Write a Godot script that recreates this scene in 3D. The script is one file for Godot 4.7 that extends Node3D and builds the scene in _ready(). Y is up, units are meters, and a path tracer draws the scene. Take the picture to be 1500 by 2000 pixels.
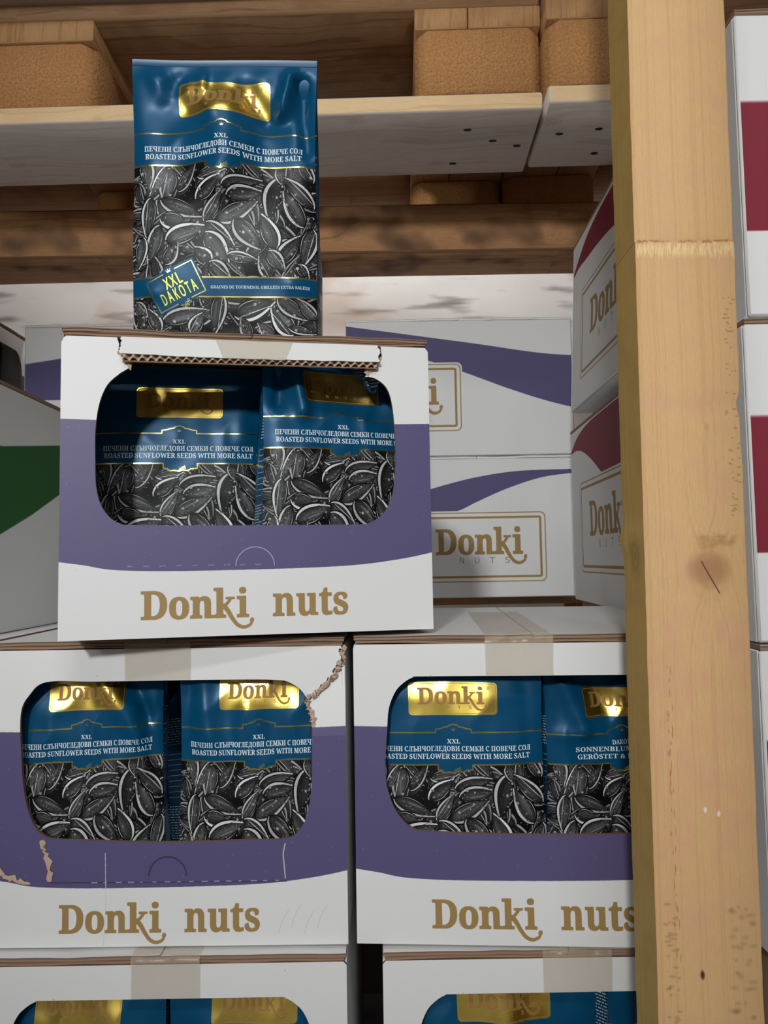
extends Node3D

const EYE := 0.642            # height of the lens above the floor
const SEED_SHAPES := 46

var ts: TextServer
var serif: RID
var sans: RID
var sans_thin: RID
var wob := FastNoiseLite.new()
var rng := RandomNumberGenerator.new()
var M := {}                   # materials
var bag_kinds := {}


# ---------------------------------------------------------------- flat print: a small vector canvas
class Canvas:
	var img: Image
	var k: float
	func _init(w: float, h: float, px_per_unit: float, bg: Color) -> void:
		k = px_per_unit * 2.0
		img = Image.create(int(round(w * px_per_unit)) * 2, int(round(h * px_per_unit)) * 2, false, Image.FORMAT_RGB8)
		img.fill(bg)
	func fill(polys: Array, c: Color) -> void:
		var lo := 1e9
		var hi := -1e9
		for p in polys:
			for q in p:
				lo = minf(lo, q.y)
				hi = maxf(hi, q.y)
		var y0 := maxi(0, int(floor(lo * k)))
		var y1 := mini(img.get_height() - 1, int(ceil(hi * k)))
		if y1 < y0:
			return
		var rows := []
		for i in y1 - y0 + 1:
			rows.append([])
		for p in polys:
			var n: int = p.size()
			for i in n:
				var a: Vector2 = p[i] * k
				var b: Vector2 = p[(i + 1) % n] * k
				if a.y == b.y:
					continue
				if a.y > b.y:
					var s := a
					a = b
					b = s
				var r0 := maxi(y0, int(ceil(a.y - 0.5)))
				var r1 := mini(y1, int(ceil(b.y - 0.5)) - 1)
				var m := (b.x - a.x) / (b.y - a.y)
				for r in range(r0, r1 + 1):
					rows[r - y0].append(a.x + (r + 0.5 - a.y) * m)
		for r in rows.size():
			var xs: Array = rows[r]
			xs.sort()
			for i in range(0, xs.size() - 1, 2):
				var xa := int(ceil(xs[i] - 0.5))
				var xb := int(ceil(xs[i + 1] - 0.5))
				if xb > xa:
					img.fill_rect(Rect2i(xa, y0 + r, xb - xa, 1), c)
	func stroke(pts: PackedVector2Array, w: float, c: Color, closed := false) -> void:
		var s := 1000.0
		var big := PackedVector2Array()
		for p in pts:
			big.append(p * s)
		if closed:
			big.append(pts[0] * s)
			big.append(pts[0].lerp(pts[1], 0.2) * s)
		for poly in Geometry2D.offset_polyline(big, w * s * 0.5, Geometry2D.JOIN_ROUND, Geometry2D.END_BUTT if not closed else Geometry2D.END_JOINED):
			var q := PackedVector2Array()
			for p in poly:
				q.append(p / s)
			polys_tmp.append(q)
		fill(polys_tmp, c)
		polys_tmp.clear()
	var polys_tmp := []
	func disc(at: Vector2, r: float, c: Color, n := 20) -> void:
		var p := PackedVector2Array()
		for i in n:
			p.append(at + Vector2.from_angle(TAU * i / n) * r)
		fill([p], c)
	func done() -> Image:
		img.shrink_x2()
		return img


func round_rect(r: Rect2, rad: float) -> PackedVector2Array:
	var p := PackedVector2Array()
	var cs := [[r.end.x - rad, r.position.y + rad, -90], [r.end.x - rad, r.end.y - rad, 0], [r.position.x + rad, r.end.y - rad, 90], [r.position.x + rad, r.position.y + rad, 180]]
	for c in cs:
		for i in 9:
			p.append(Vector2(c[0], c[1]) + Vector2.from_angle(deg_to_rad(c[2] + i * 11.25)) * rad)
	return p


func V2(text: String, s := 0.001) -> PackedVector2Array:
	var p := PackedVector2Array()
	for w in text.split(" ", false):
		var ab := w.split(",")
		p.append(Vector2(float(ab[0]), float(ab[1])) * s)
	return p


func smooth_line(p: PackedVector2Array, closed: bool, n := 6) -> PackedVector2Array:
	var out := PackedVector2Array()
	var m := p.size()
	for i in (m if closed else m - 1):
		var a := p[(i - 1 + m) % m] if closed else p[maxi(i - 1, 0)]
		var d := p[(i + 2) % m] if closed else p[mini(i + 2, m - 1)]
		for j in n:
			out.append(p[i].cubic_interpolate(p[(i + 1) % m], a, d, float(j) / n))
	if not closed:
		out.append(p[m - 1])
	return out


func font_rid(family: String, weight: int) -> RID:
	var f := SystemFont.new()
	f.font_names = PackedStringArray([family])
	f.font_weight = weight
	M["font" + family + str(weight)] = f
	return f.get_rids()[0]


# contours of one glyph, in ems, baseline at 0, y down
var glyph_seen := {}
func glyph(font: RID, ch: String) -> Array:
	var key := str(font.get_id()) + ch
	if glyph_seen.has(key):
		return glyph_seen[key]
	var gi := ts.font_get_glyph_index(font, 256, ch.unicode_at(0), 0)
	var d := ts.font_get_glyph_contours(font, 256, gi)
	var polys := []
	if d.has("points"):
		var start := 0
		for e in d.contours:
			var pts := []
			for i in range(start, e + 1):
				pts.append(d.points[i])
			start = e + 1
			var n := pts.size()
			var poly := PackedVector2Array()
			for i in n:
				var p: Vector3 = pts[i]
				var here := Vector2(p.x, p.y) / 256.0
				if p.z == 1.0:
					poly.append(here)
				else:
					var a: Vector3 = pts[(i - 1 + n) % n]
					var b: Vector3 = pts[(i + 1) % n]
					var va := Vector2(a.x, a.y) / 256.0
					var vb := Vector2(b.x, b.y) / 256.0
					var s := va if a.z == 1.0 else (va + here) / 2.0
					var t := vb if b.z == 1.0 else (vb + here) / 2.0
					for j in range(1 if a.z == 1.0 else 0, 5):
						var f := j / 5.0
						poly.append(s.lerp(here, f).lerp(here.lerp(t, f), f))
			polys.append(poly)
	var r := [polys, ts.font_get_glyph_advance(font, 256, gi).x / 256.0]
	glyph_seen[key] = r
	return r


func area_of(p: PackedVector2Array) -> float:
	var a := 0.0
	for i in p.size():
		a += p[i].cross(p[(i + 1) % p.size()])
	return a / 2.0


# a fatter, softer letter
func soft(polys: Array, by: float) -> Array:
	var out := []
	if polys.is_empty():
		return out
	var sign_out := 0.0
	var most := 0.0
	for p in polys:
		if absf(area_of(p)) > most:
			most = absf(area_of(p))
			sign_out = signf(area_of(p))
	for p in polys:
		var hole: bool = signf(area_of(p)) != sign_out
		var big := PackedVector2Array()
		for q in p:
			big.append(q * 1000.0)
		var close := Geometry2D.offset_polygon(big, (-by if hole else by * 2.2) * 1000.0, Geometry2D.JOIN_ROUND)
		for c in close:
			for c2 in (Geometry2D.offset_polygon(c, -by * 1200.0, Geometry2D.JOIN_ROUND) if not hole else [c]):
				var q2 := PackedVector2Array()
				for q in c2:
					q2.append(q / 1000.0)
				out.append(q2)
	return out


# writes a line between x0 and x1 (fitted), capital height cap
func write(c: Canvas, text: String, font: RID, x0: float, x1: float, base: float, cap: float, col: Color, by := 0.0, turn := 0.0, gap := 0.0) -> void:
	var pieces := []
	var x := 0.0
	for i in text.length():
		var g: Array = glyph(font, text[i])
		pieces.append([g[0] if by == 0.0 else soft(g[0], by), x])
		x += g[1] + (gap if i < text.length() - 1 else 0.0)
	var sx := (x1 - x0) / x
	var sy := cap / 0.714
	for pc in pieces:
		var polys := []
		for p in pc[0]:
			var q := PackedVector2Array()
			for v in p:
				var at := Vector2((v.x + pc[1]) * sx, v.y * sy)
				q.append(Vector2(x0, base) + at.rotated(turn))
			polys.append(q)
		if polys.size():
			c.fill(polys, col)


# the round soft-serif word on plates and cartons: its k sends a swash under the i
func logo_word(c: Canvas, x0: float, x1: float, base: float, cap: float, col: Color, by := 0.018) -> void:
	var sy := cap / 0.714
	var widths := []
	var x := 0.0
	for ch in ["D", "o", "n", "l", "i"]:
		var g: Array = glyph(serif, ch)
		widths.append(x)
		x += g[1] + (0.30 if ch == "l" else -0.015)
	var sx := (x1 - x0) / x
	var i := 0
	for ch in ["D", "o", "n", "l", "i"]:
		var polys := []
		for p in soft(glyph(serif, ch)[0], by):
			var q := PackedVector2Array()
			for v in p:
				q.append(Vector2(x0 + (v.x + widths[i]) * sx, base + v.y * sy))
			polys.append(q)
		c.fill(polys, col)
		i += 1
	var kx: float = widths[3] + 0.25
	var fat := func(pts: Array, r0: float, r1: float) -> void:
		var line := PackedVector2Array()
		for p in pts:
			line.append(p)
		line = smooth_line(line, false, 14)
		for j in line.size() - 1:
			for m in 3:
				var f := (j + m / 3.0) / (line.size() - 1)
				var at := line[j].lerp(line[j + 1], m / 3.0)
				var poly := PackedVector2Array()
				var r := lerpf(r0, r1, f)
				for a in 12:
					poly.append(Vector2(x0 + (at.x + cos(a * TAU / 12) * r) * sx, base + (at.y + sin(a * TAU / 12) * r) * sy))
				c.fill([poly], col)
	fat.call([Vector2(kx, -0.24), Vector2(kx + 0.13, -0.36), Vector2(kx + 0.22, -0.47)], 0.045, 0.045)
	fat.call([Vector2(kx + 0.12, -0.50), Vector2(kx + 0.32, -0.50)], 0.036, 0.036)
	fat.call([Vector2(kx + 0.05, -0.29), Vector2(kx + 0.16, -0.16), Vector2(kx + 0.27, 0.02), Vector2(kx + 0.42, 0.20), Vector2(kx + 0.60, 0.27), Vector2(kx + 0.78, 0.21), Vector2(kx + 0.84, 0.09)], 0.070, 0.036)
	fat.call([Vector2(kx + 0.825, 0.10), Vector2(kx + 0.835, 0.08)], 0.058, 0.058)


func tex(im: Image) -> ImageTexture:
	return ImageTexture.create_from_image(im)


# ---------------------------------------------------------------- the printed bag
func seed_at(c: Canvas, at: Vector2, len_: float, wid: float, ang: float, tone: float) -> void:
	var shape := func(sl: float, sw: float, off: float) -> PackedVector2Array:
		var p := PackedVector2Array()
		var n := 18
		for s in [1.0, -1.0]:
			for i in n:
				var t: float = i / float(n) if s > 0 else 1.0 - i / float(n)
				var r := wid * 0.5 * 0.94 * pow(maxf(sin(PI * pow(t, 0.74)), 0.0), 0.92)
				p.append(at + Vector2((t - 0.5) * len_ * sl, s * r * sw + off * wid).rotated(ang))
		return p
	var side := 1.0 if rng.randf() < 0.5 else -1.0
	c.fill([shape.call(1.06, 1.20, 0.0)], Color(0.03, 0.03, 0.034))
	var rim := rng.randf_range(0.66, 0.90) - tone * 0.28
	c.fill([shape.call(1.0, 1.0, 0.0)], Color(rim, rim, rim * 1.01))
	var b := rng.randf_range(0.08, 0.23) * (1.0 - tone * 0.45)
	# a thin pale edge on one side, a broad one on the other
	c.fill([shape.call(0.985, 0.81, side * 0.058)], Color(b * 0.5, b * 0.5, b * 0.52))
	for j in 6:
		var f := j / 6.0
		var g := b + 0.040 * j * (0.3 + 1.1 * rng.randf()) * (1.0 - tone * 0.5)
		c.fill([shape.call(0.92 - 0.10 * j, 0.70 - 0.115 * j, side * (0.06 + 0.025 * j))], Color(g, g, g * 1.02))
	# ribs along the husk
	for j in rng.randi_range(5, 9):
		var o := side * 0.06 + rng.randf_range(-0.32, 0.32)
		var g := rng.randf_range(0.02, 0.44) * (1.0 - tone * 0.4)
		c.fill([shape.call(rng.randf_range(0.45, 0.9), rng.randf_range(0.012, 0.035), o)], Color(g, g, g))
	if rng.randf() < 0.45:
		c.fill([shape.call(0.88, 0.06, -side * 0.10)], Color(0.74, 0.74, 0.75))
	if tone < 0.5:
		# mottled skin
		for j in 46:
			var q := at + Vector2(rng.randf_range(-0.42, 0.42) * len_, rng.randf_range(-0.30, 0.30) * wid + side * 0.06 * wid).rotated(ang)
			var g := b + rng.randf_range(-0.06, 0.20)
			c.stroke(PackedVector2Array([q, q + Vector2(rng.randf_range(0.004, 0.016), 0).rotated(ang)]), rng.randf_range(0.0012, 0.0026), Color(g, g, g * 1.02))
	for j in rng.randi_range(7, 15):
		var q := at + Vector2(rng.randf_range(-0.42, 0.42) * len_, rng.randf_range(-0.36, 0.36) * wid).rotated(ang)
		var g := rng.randf_range(0.35, 0.75)
		var r := rng.randf_range(0.0012, 0.0036) if rng.randf() < 0.82 else rng.randf_range(0.005, 0.009)
		c.disc(q, r, Color(g, g, g), 9)
		if r > 0.004:
			for m in 5:
				var gg := g * rng.randf_range(0.5, 1.15)
				c.disc(q + Vector2.from_angle(rng.randf() * TAU) * r * 0.6, r * rng.randf_range(0.2, 0.45), Color(gg, gg, gg), 7)


# x, y, length, width, degrees: the large seeds of the picture on the bag, in thousandths of its width
const SEEDS := "83,595,160,88,80 60,590,60,30,75 190,655,190,104,100 140,640,205,48,118 305,620,176,62,-55 448,612,168,70,-10 425,682,184,88,-38 607,650,222,84,-14 623,706,206,92,-10 448,778,184,70,-56 583,801,246,100,-27 770,722,250,122,104 876,778,230,100,62 909,682,240,88,45 806,603,100,50,70 274,786,254,92,22 242,857,176,94,12 298,912,232,108,-20 91,833,222,86,95 122,976,222,86,108 488,920,206,86,40 631,928,222,110,48 750,905,206,102,66 853,1000,206,92,-52 956,984,222,92,105 472,992,214,116,52 393,1032,127,92,44 607,1047,176,64,10 726,1095,135,88,60 790,1063,142,86,50 226,1024,142,78,-60 488,1119,160,92,40 52,1016,176,72,100 932,1111,96,60,50 671,1317,240,112,-20 472,1341,222,88,100 813,1381,190,110,50 869,1317,198,88,35 290,1349,256,90,-14 123,1373,142,78,60 353,1389,127,78,-60 615,1413,127,72,70 726,1428,118,72,40 52,1317,110,64,50 948,1309,158,72,45 925,1428,158,46,10"


func seeds(c: Canvas, y0: float, y1: float, width: float) -> void:
	rng.seed = 11
	for i in int(210 * width):
		seed_at(c, Vector2(rng.randf() * width, rng.randf_range(y0, y1)), rng.randf_range(0.14, 0.23), rng.randf_range(0.05, 0.085), rng.randf() * TAU, 0.6)
	for s in SEEDS.split(" "):
		var v := s.split(",")
		seed_at(c, Vector2(float(v[0]), float(v[1])) / 1000.0, float(v[2]) / 1000.0, float(v[3]) / 1000.0, deg_to_rad(float(v[4]) + (180.0 if int(v[0]) % 3 == 0 else 0.0)), 0.0)
	for i in int(620 * width):
		var g := rng.randf_range(0.3, 0.65)
		c.disc(Vector2(rng.randf() * width, rng.randf_range(y0, y1)), rng.randf_range(0.0010, 0.0026), Color(g, g, g), 7)


const BAG_Y := 1.46


func crown(c: Canvas, at: Vector2, s: float, col: Color, turn := 0.0) -> void:
	var p := PackedVector2Array()
	for q in V2("-50,35 -60,-25 -28,0 0,-42 28,0 60,-25 50,35"):
		p.append(at + (q * 10.0 * s).rotated(turn))
	c.fill([p], col)
	for x in [-0.6, 0.0, 0.6]:
		c.disc(at + (Vector2(x, -0.36 if x != 0.0 else -0.5) * s).rotated(turn), s * 0.09, col, 8)


func sprig(c: Canvas, at: Vector2, s: float, col: Color, turn := 0.0) -> void:
	c.stroke(PackedVector2Array([at + Vector2(-s, s * 0.3).rotated(turn), at + Vector2(0, 0.05 * s).rotated(turn), at + Vector2(s, -s * 0.2).rotated(turn)]), s * 0.10, col)
	for i in 3:
		for d in [-1.0, 1.0]:
			var p := PackedVector2Array()
			var b := at + Vector2((i - 0.8) * s * 0.62, (0.12 - 0.1 * i) * s).rotated(turn)
			for a in 14:
				var t := a / 14.0 * TAU
				p.append(b + (Vector2(0.28 + 0.28 * cos(t), 0.15 * sin(t)) * s).rotated(turn + d * 0.75))
			c.stroke(p, s * 0.085, col, true)


# pic: the colours; otherwise the roughness (green) and metal (blue) of the same print
func bag_print(pic: bool, german: bool) -> Image:
	var blue := Color8(2, 72, 108) if pic else Color(0, 0.36, 0.10)
	var gold := Color8(238, 208, 104) if pic else Color(0, 0.27, 1.0)
	var line := Color8(214, 188, 104) if pic else Color(0, 0.22, 1.0)
	var dull := Color8(156, 120, 68) if pic else Color(0, 0.55, 0.35)
	var white := Color8(236, 238, 238) if pic else Color(0, 0.42, 0.0)
	var seed_base := Color(0.045, 0.045, 0.05) if pic else Color(0, 0.42, 0.05)
	var c := Canvas.new(1.0, BAG_Y, 1024.0, seed_base)
	if pic:
		seeds(c, 0.52, BAG_Y, 1.0)
	var upper := V2("0,372 400,372 400,354 425,351 450,343 468,341 478,332 500,327 522,332 532,341 550,343 575,351 600,354 600,372 1000,372")
	var lower := V2("1000,549 605,549 605,577 570,579 550,590 520,586 500,594 470,588 450,592 430,578 410,577 410,549 0,549")
	var field := PackedVector2Array([Vector2(-0.01, -0.01), Vector2(1.01, -0.01)])
	field.append_array(lower)
	c.fill([field], blue)
	c.stroke(upper, 0.0065, line)
	c.stroke(lower, 0.0075, line)
	crown(c, Vector2(0.5, 0.356), 0.016, line)
	sprig(c, Vector2(0.512, 0.578), 0.022, line, -0.3)
	# the embossed plate
	c.fill([round_rect(Rect2(0.25, 0.092, 0.5, 0.185), 0.022)], gold)
	c.stroke(round_rect(Rect2(0.2585, 0.1005, 0.483, 0.168), 0.017), 0.0030, dull, true)
	logo_word(c, 0.300, 0.676, 0.2155, 0.090, dull)
	var cx := [0.411, 0.474, 0.536, 0.597]
	for i in 4:
		write(c, "NUTS"[i], sans, cx[i] - 0.0105, cx[i] + 0.0105, 0.2435, 0.018, dull)
	write(c, "®", sans, 0.690, 0.712, 0.136, 0.022, dull)
	if german:
		write(c, "DAKOTA", serif, 0.425, 0.575, 0.437, 0.026, white)
		write(c, "SONNENBLUMENKERNE", serif, 0.18, 0.82, 0.477, 0.027, white)
		write(c, "GERÖSTET & REİCHLICH", serif, 0.19, 0.81, 0.520, 0.027, white)
	else:
		write(c, "XXL", serif, 0.462, 0.538, 0.432, 0.023, white)
		write(c, "ПЕЧЕНИ СЛЪНЧОГЛЕДОВИ СЕМКИ С ПОВЕЧЕ СОЛ", serif, 0.063, 0.932, 0.474, 0.028, white)
		write(c, "ROASTED SUNFLOWER SEEDS WITH MORE SALT", serif, 0.069, 0.927, 0.516, 0.028, white)
	# the band near the foot
	c.fill([PackedVector2Array([Vector2(-0.01, 1.152), Vector2(1.01, 1.152), Vector2(1.01, 1.250), Vector2(-0.01, 1.250)])], blue)
	c.stroke(V2("0,1150 1000,1150"), 0.0075, line)
	c.stroke(V2("0,1252 1000,1252"), 0.0065, line)
	write(c, "GRAINES DE TOURNESOL GRILLÉES EXTRA SALÉES", serif, 0.432, 0.965, 1.209, 0.0155, white)
	# the tilted badge
	var t := -0.46
	var o := Vector2(0.247, 1.200)
	var q := PackedVector2Array()
	for p in V2("-146,-102 -40,-102 0,-118 40,-102 150,-102 146,100 46,100 20,122 -10,100 -150,100"):
		q.append(o + p.rotated(t))
	c.fill([q], blue)
	for part in ["-34,-88 -138,-88 -136,88 -30,88", "34,-88 136,-88 134,88 50,88"]:
		var s := PackedVector2Array()
		for p in V2(part):
			s.append(o + p.rotated(t))
		c.stroke(s, 0.0055, line)
	crown(c, o + Vector2(0.0, -0.092).rotated(t), 0.020, line, t)
	sprig(c, o + Vector2(0.004, 0.110).rotated(t), 0.030, line, t - 0.35)
	var yellow := Color8(240, 228, 70) if pic else Color(0, 0.3, 0.6)
	var at := o + Vector2(-0.052, -0.006).rotated(t)
	write(c, "XXL", sans_thin, at.x, at.x + 0.100, at.y, 0.060, yellow, 0.014, t, 0.10)
	at = o + Vector2(-0.104, 0.064).rotated(t)
	write(c, "DAKOTA", sans_thin, at.x, at.x + 0.208, at.y, 0.060, yellow, 0.014, t, 0.24)
	return c.done()


func bag_side_print() -> Image:
	var c := Canvas.new(0.30, BAG_Y, 1024.0, Color(0.045, 0.045, 0.05))
	seeds(c, 0.60, BAG_Y, 0.30)
	var blue := Color8(2, 68, 102)
	c.fill([PackedVector2Array([Vector2(-0.01, -0.01), Vector2(0.31, -0.01), Vector2(0.31, 1.20), Vector2(-0.01, 1.20)])], blue)
	var white := Color8(214, 220, 224)
	rng.seed = 5
	# rows of print too small to read: broken strokes
	for block in [[0.30, 0.47], [0.86, 1.12]]:
		var y: float = block[0]
		while y < block[1]:
			var x := 0.035
			var end := rng.randf_range(0.20, 0.27)
			while x < end:
				var w := rng.randf_range(0.006, 0.026)
				c.stroke(PackedVector2Array([Vector2(x, y), Vector2(x + w, y)]), 0.0062, white)
				x += w + 0.006
			y += 0.0165
	# the table of values
	var vals := ["10,1", "18,13 g", "2,48", "0,24"]
	for i in 9:
		var y := 0.53 + i * 0.034
		c.stroke(PackedVector2Array([Vector2(0.03, y), Vector2(0.27, y)]), 0.0025, white)
		if i >= 4 and i < 8:
			write(c, vals[i - 4], sans, 0.17, 0.17 + 0.013 * vals[i - 4].length(), y + 0.025, 0.019, white)
		elif i < 8:
			c.stroke(PackedVector2Array([Vector2(0.18, y + 0.017), Vector2(0.24, y + 0.017)]), 0.010, white)
	c.stroke(V2("30,530 30,802"), 0.0025, white)
	c.stroke(V2("160,530 160,802"), 0.0025, white)
	# recycling triangle and bar code
	c.stroke(V2("150,1128 176,1172 124,1172"), 0.007, white, true)
	for i in 26:
		var x := 0.06 + i * 0.007
		c.fill([PackedVector2Array([Vector2(x, 1.21), Vector2(x + rng.randf_range(0.002, 0.005), 1.21), Vector2(x + 0.004, 1.29), Vector2(x, 1.29)])], white)
	return c.done()


func bag_materials() -> void:
	var orm := tex(bag_print(false, false))
	for german in [false, true]:
		var m := ORMMaterial3D.new()
		m.albedo_texture = tex(bag_print(true, german))
		m.orm_texture = orm
		m.texture_repeat = false
		m.metallic_specular = 0.32
		M["bag_german" if german else "bag"] = m
	var s := StandardMaterial3D.new()
	s.albedo_texture = tex(bag_side_print())
	s.roughness = 0.38
	s.metallic = 0.08
	M["bag_side"] = s
	var foil := StandardMaterial3D.new()
	foil.albedo_color = Color8(2, 68, 102)
	foil.roughness = 0.36
	foil.metallic = 0.1
	M["bag_blue"] = foil
	M["bag_green"] = plain(Color8(14, 40, 30), 0.4)


# ---------------------------------------------------------------- print on the cartons
func grain_noise(sd: int, f: float, oct := 3) -> FastNoiseLite:
	var n := FastNoiseLite.new()
	n.seed = sd
	n.frequency = f
	n.fractal_octaves = oct
	n.noise_type = FastNoiseLite.TYPE_SIMPLEX_SMOOTH
	return n


const BOX := Vector2(0.34, 0.282)
const PAPER := Color(0.885, 0.885, 0.88)
const INK := Color8(85, 77, 119)
const BRONZE := Color8(158, 128, 76)


func front_print(mid: float, text_y: float, marks: String, sd: int) -> ImageTexture:
	var w := BOX.x
	var h := BOX.y
	var c := Canvas.new(w, h, 3600.0, PAPER)
	var band := smooth_line(PackedVector2Array([Vector2(-0.01, h * 0.297), Vector2(w * 0.3, h * 0.303), Vector2(w * 0.7, h * 0.303), Vector2(w * 1.03, h * 0.294)]), false)
	band.append_array(smooth_line(PackedVector2Array([Vector2(w * 1.03, h * (mid - 0.05)), Vector2(w * 0.9, h * (mid - 0.02)), Vector2(w * 0.72, h * mid), Vector2(w * 0.35, h * (mid + 0.006)), Vector2(w * 0.15, h * mid), Vector2(w * 0.06, h * (mid - 0.018)), Vector2(-0.01, h * (mid - 0.034))]), false))
	c.fill([band], INK)
	logo_word(c, w * 0.205, w * 0.487, h * text_y, h * 0.088, BRONZE)
	write(c, "nuts", serif, w * 0.551, w * 0.761, h * text_y, h * 0.094, BRONZE, 0.014)
	rng.seed = sd
	var pale := Color8(176, 172, 200)
	# the pressed line of perforations and the half-round tab
	var arc := PackedVector2Array()
	for i in 15:
		arc.append(Vector2(w * 0.505, h * 0.775) + Vector2(-cos(PI * i / 14.0) * w * 0.052, -sin(PI * i / 14.0) * h * 0.062))
	if marks.contains("arc"):
		c.stroke(arc, 0.0007, pale)
		for i in 9:
			var x := w * (0.17 + 0.042 * i)
			for j in 5:
				c.stroke(PackedVector2Array([Vector2(x + j * 0.0011, h * 0.770 + rng.randf_range(-1, 1) * 0.0007), Vector2(x + j * 0.0011 + 0.0007, h * 0.771)]), 0.0008, pale.lerp(INK, rng.randf() * 0.6))
	if marks.contains("crease"):
		var fold := Color8(52, 47, 74)
		c.stroke(arc, 0.0016, fold)
		c.stroke(PackedVector2Array([Vector2(0.061, 0.2235), Vector2(0.14, 0.2240), Vector2(0.283, 0.2245)]), 0.0009, fold)
		c.stroke(PackedVector2Array([Vector2(0.113, 0.197), Vector2(0.114, 0.24), Vector2(0.112, 0.281)]), 0.0006, Color8(205, 204, 206))
		c.stroke(PackedVector2Array([Vector2(0.282, 0.19), Vector2(0.280, 0.200), Vector2(0.282, 0.222)]), 0.0011, Color8(196, 186, 188))
		for i in 16:
			var x := 0.10 + i * 0.0115
			c.stroke(PackedVector2Array([Vector2(x, 0.2238), Vector2(x + rng.randf_range(0.002, 0.007), 0.2238)]), 0.0006, pale)
		for i in 4:
			var a := Vector2(0.285 + 0.012 * i, 0.235 + rng.randf() * 0.02)
			c.stroke(smooth_line(PackedVector2Array([a, a + Vector2(-0.006, 0.010), a + Vector2(-0.010, 0.022)]), false), 0.0005, Color8(198, 198, 202))
	# scuffs
	for i in 70:
		var a := Vector2(rng.randf() * w, rng.randf_range(0.30, 0.78) * h)
		c.stroke(PackedVector2Array([a, a + Vector2(rng.randf_range(-1, 1), rng.randf_range(-1, 1)) * 0.0016]), 0.00032, pale.lerp(INK, 0.35))
	for i in 3:
		var a := Vector2(rng.randf_range(0.05, 0.95) * w, rng.randf_range(0.05, 0.25) * h)
		c.disc(a, 0.0005, Color8(150, 146, 140), 7)
	return tex(c.done())


func print_frame(c: Canvas, r: Rect2, word: bool) -> void:
	c.fill([round_rect(r.grow(0.004), 0.012)], PAPER)
	c.stroke(round_rect(r, 0.010), 0.0022, BRONZE, true)
	c.stroke(round_rect(r.grow(-0.0095), 0.003), 0.0046, BRONZE, true)
	if word:
		var w := r.size.x
		logo_word(c, r.position.x + w * 0.19, r.position.x + w * 0.83, r.position.y + r.size.y * 0.60, r.size.y * 0.36, BRONZE)
		for i in 4:
			var x := r.position.x + w * (0.36 + 0.112 * i)
			write(c, "NUTS"[i], sans_thin, x, x + 0.0115, r.position.y + r.size.y * 0.735, r.size.y * 0.085, Color8(150, 140, 128))


# side of a carton, metres, y down; the swoosh is a closed outline
func side_print(size: Vector2, swoosh: PackedVector2Array, ink: Color, frame: Rect2, word := true, res := 1500.0) -> ImageTexture:
	var c := Canvas.new(size.x, size.y, res, PAPER)
	if swoosh.size():
		c.fill([swoosh], ink)
	if frame.size.x > 0.0:
		print_frame(c, frame, word)
	return tex(c.done())


# ---------------------------------------------------------------- wood, wall, board
# grain runs along v; knots: u, v, radius (in units of the width)
func wood_image(w: int, h: int, sd: int, pale: Color, dark: Color, lines: float, knots: Array, stain: Color, stain_amt: float, aspect: float, wavy := 0.7) -> Image:
	var broad := grain_noise(sd, 1.0, 3)
	var fine := grain_noise(sd + 1, 1.0, 2)
	var data := PackedByteArray()
	data.resize(w * h * 3)
	var i := 0
	for y in h:
		var v := float(y) / h * aspect
		var drift := 0.07 * wavy * broad.get_noise_2d(v * 0.8, 3.0)
		for x in w:
			var u := float(x) / w
			var s := u + drift
			var kd := 0.0
			for kn in knots:
				var dx: float = u - kn[0]
				var dy: float = (v - kn[1]) * 0.62
				var d2: float = (dx * dx + dy * dy) / (kn[2] * kn[2])
				if d2 < 16.0:
					s += signf(dx) * kn[2] * 0.9 * exp(-d2 * 0.5)
					kd = maxf(kd, exp(-d2 * d2 * 1.4) * (0.72 + 0.28 * sin(sqrt(d2) * 15.0)))
			var ring := s * lines + 1.3 * broad.get_noise_2d(s * 5.0, 70.0) + wavy * broad.get_noise_2d(s * 4.0, v * 0.5 * wavy)
			var fr := ring - floorf(ring)
			var late := smoothstep(0.70, 0.95, fr) * (1.0 - smoothstep(0.95, 1.0, fr))
			var fib := fine.get_noise_2d(u * 60.0, v * 7.0) * 0.5 + fine.get_noise_2d(u * 190.0, v * 26.0) * 0.5
			var blot := clampf(broad.get_noise_2d(u * 1.6 + 9.0, v * 1.5 + 4.0) * 1.5, 0.0, 1.0)
			var f := clampf(0.24 + (0.42 if wavy > 0.5 else 0.26) * late + 0.30 * fib, 0.0, 1.0)
			f = lerpf(f, 1.0, kd * 0.85)
			var r := lerpf(pale.r, dark.r, f)
			var g := lerpf(pale.g, dark.g, f)
			var b := lerpf(pale.b, dark.b, f)
			var a := blot * stain_amt
			data[i] = int(255.0 * clampf(lerpf(r, stain.r, a), 0, 1))
			data[i + 1] = int(255.0 * clampf(lerpf(g, stain.g, a), 0, 1))
			data[i + 2] = int(255.0 * clampf(lerpf(b, stain.b, a), 0, 1))
			i += 3
	return Image.create_from_data(w, h, false, Image.FORMAT_RGB8, data)


func speckle(w: int, sd: int, lo: Color, hi: Color, f1: float, f2: float) -> Image:
	var a := grain_noise(sd, f1, 4)
	var b := grain_noise(sd + 3, f2, 2)
	var im := Image.create(w, w, false, Image.FORMAT_RGB8)
	for y in w:
		for x in w:
			var f := 0.5 + 0.75 * a.get_noise_2d(x, y) + 0.35 * b.get_noise_2d(x * 1.0, y * 2.0)
			im.set_pixel(x, y, lo.lerp(hi, clampf(f, 0.0, 1.0)))
	return im


func plain(c: Color, rough := 0.6, metal := 0.0) -> StandardMaterial3D:
	var m := StandardMaterial3D.new()
	m.albedo_color = c
	m.roughness = rough
	m.metallic = metal
	return m


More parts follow.
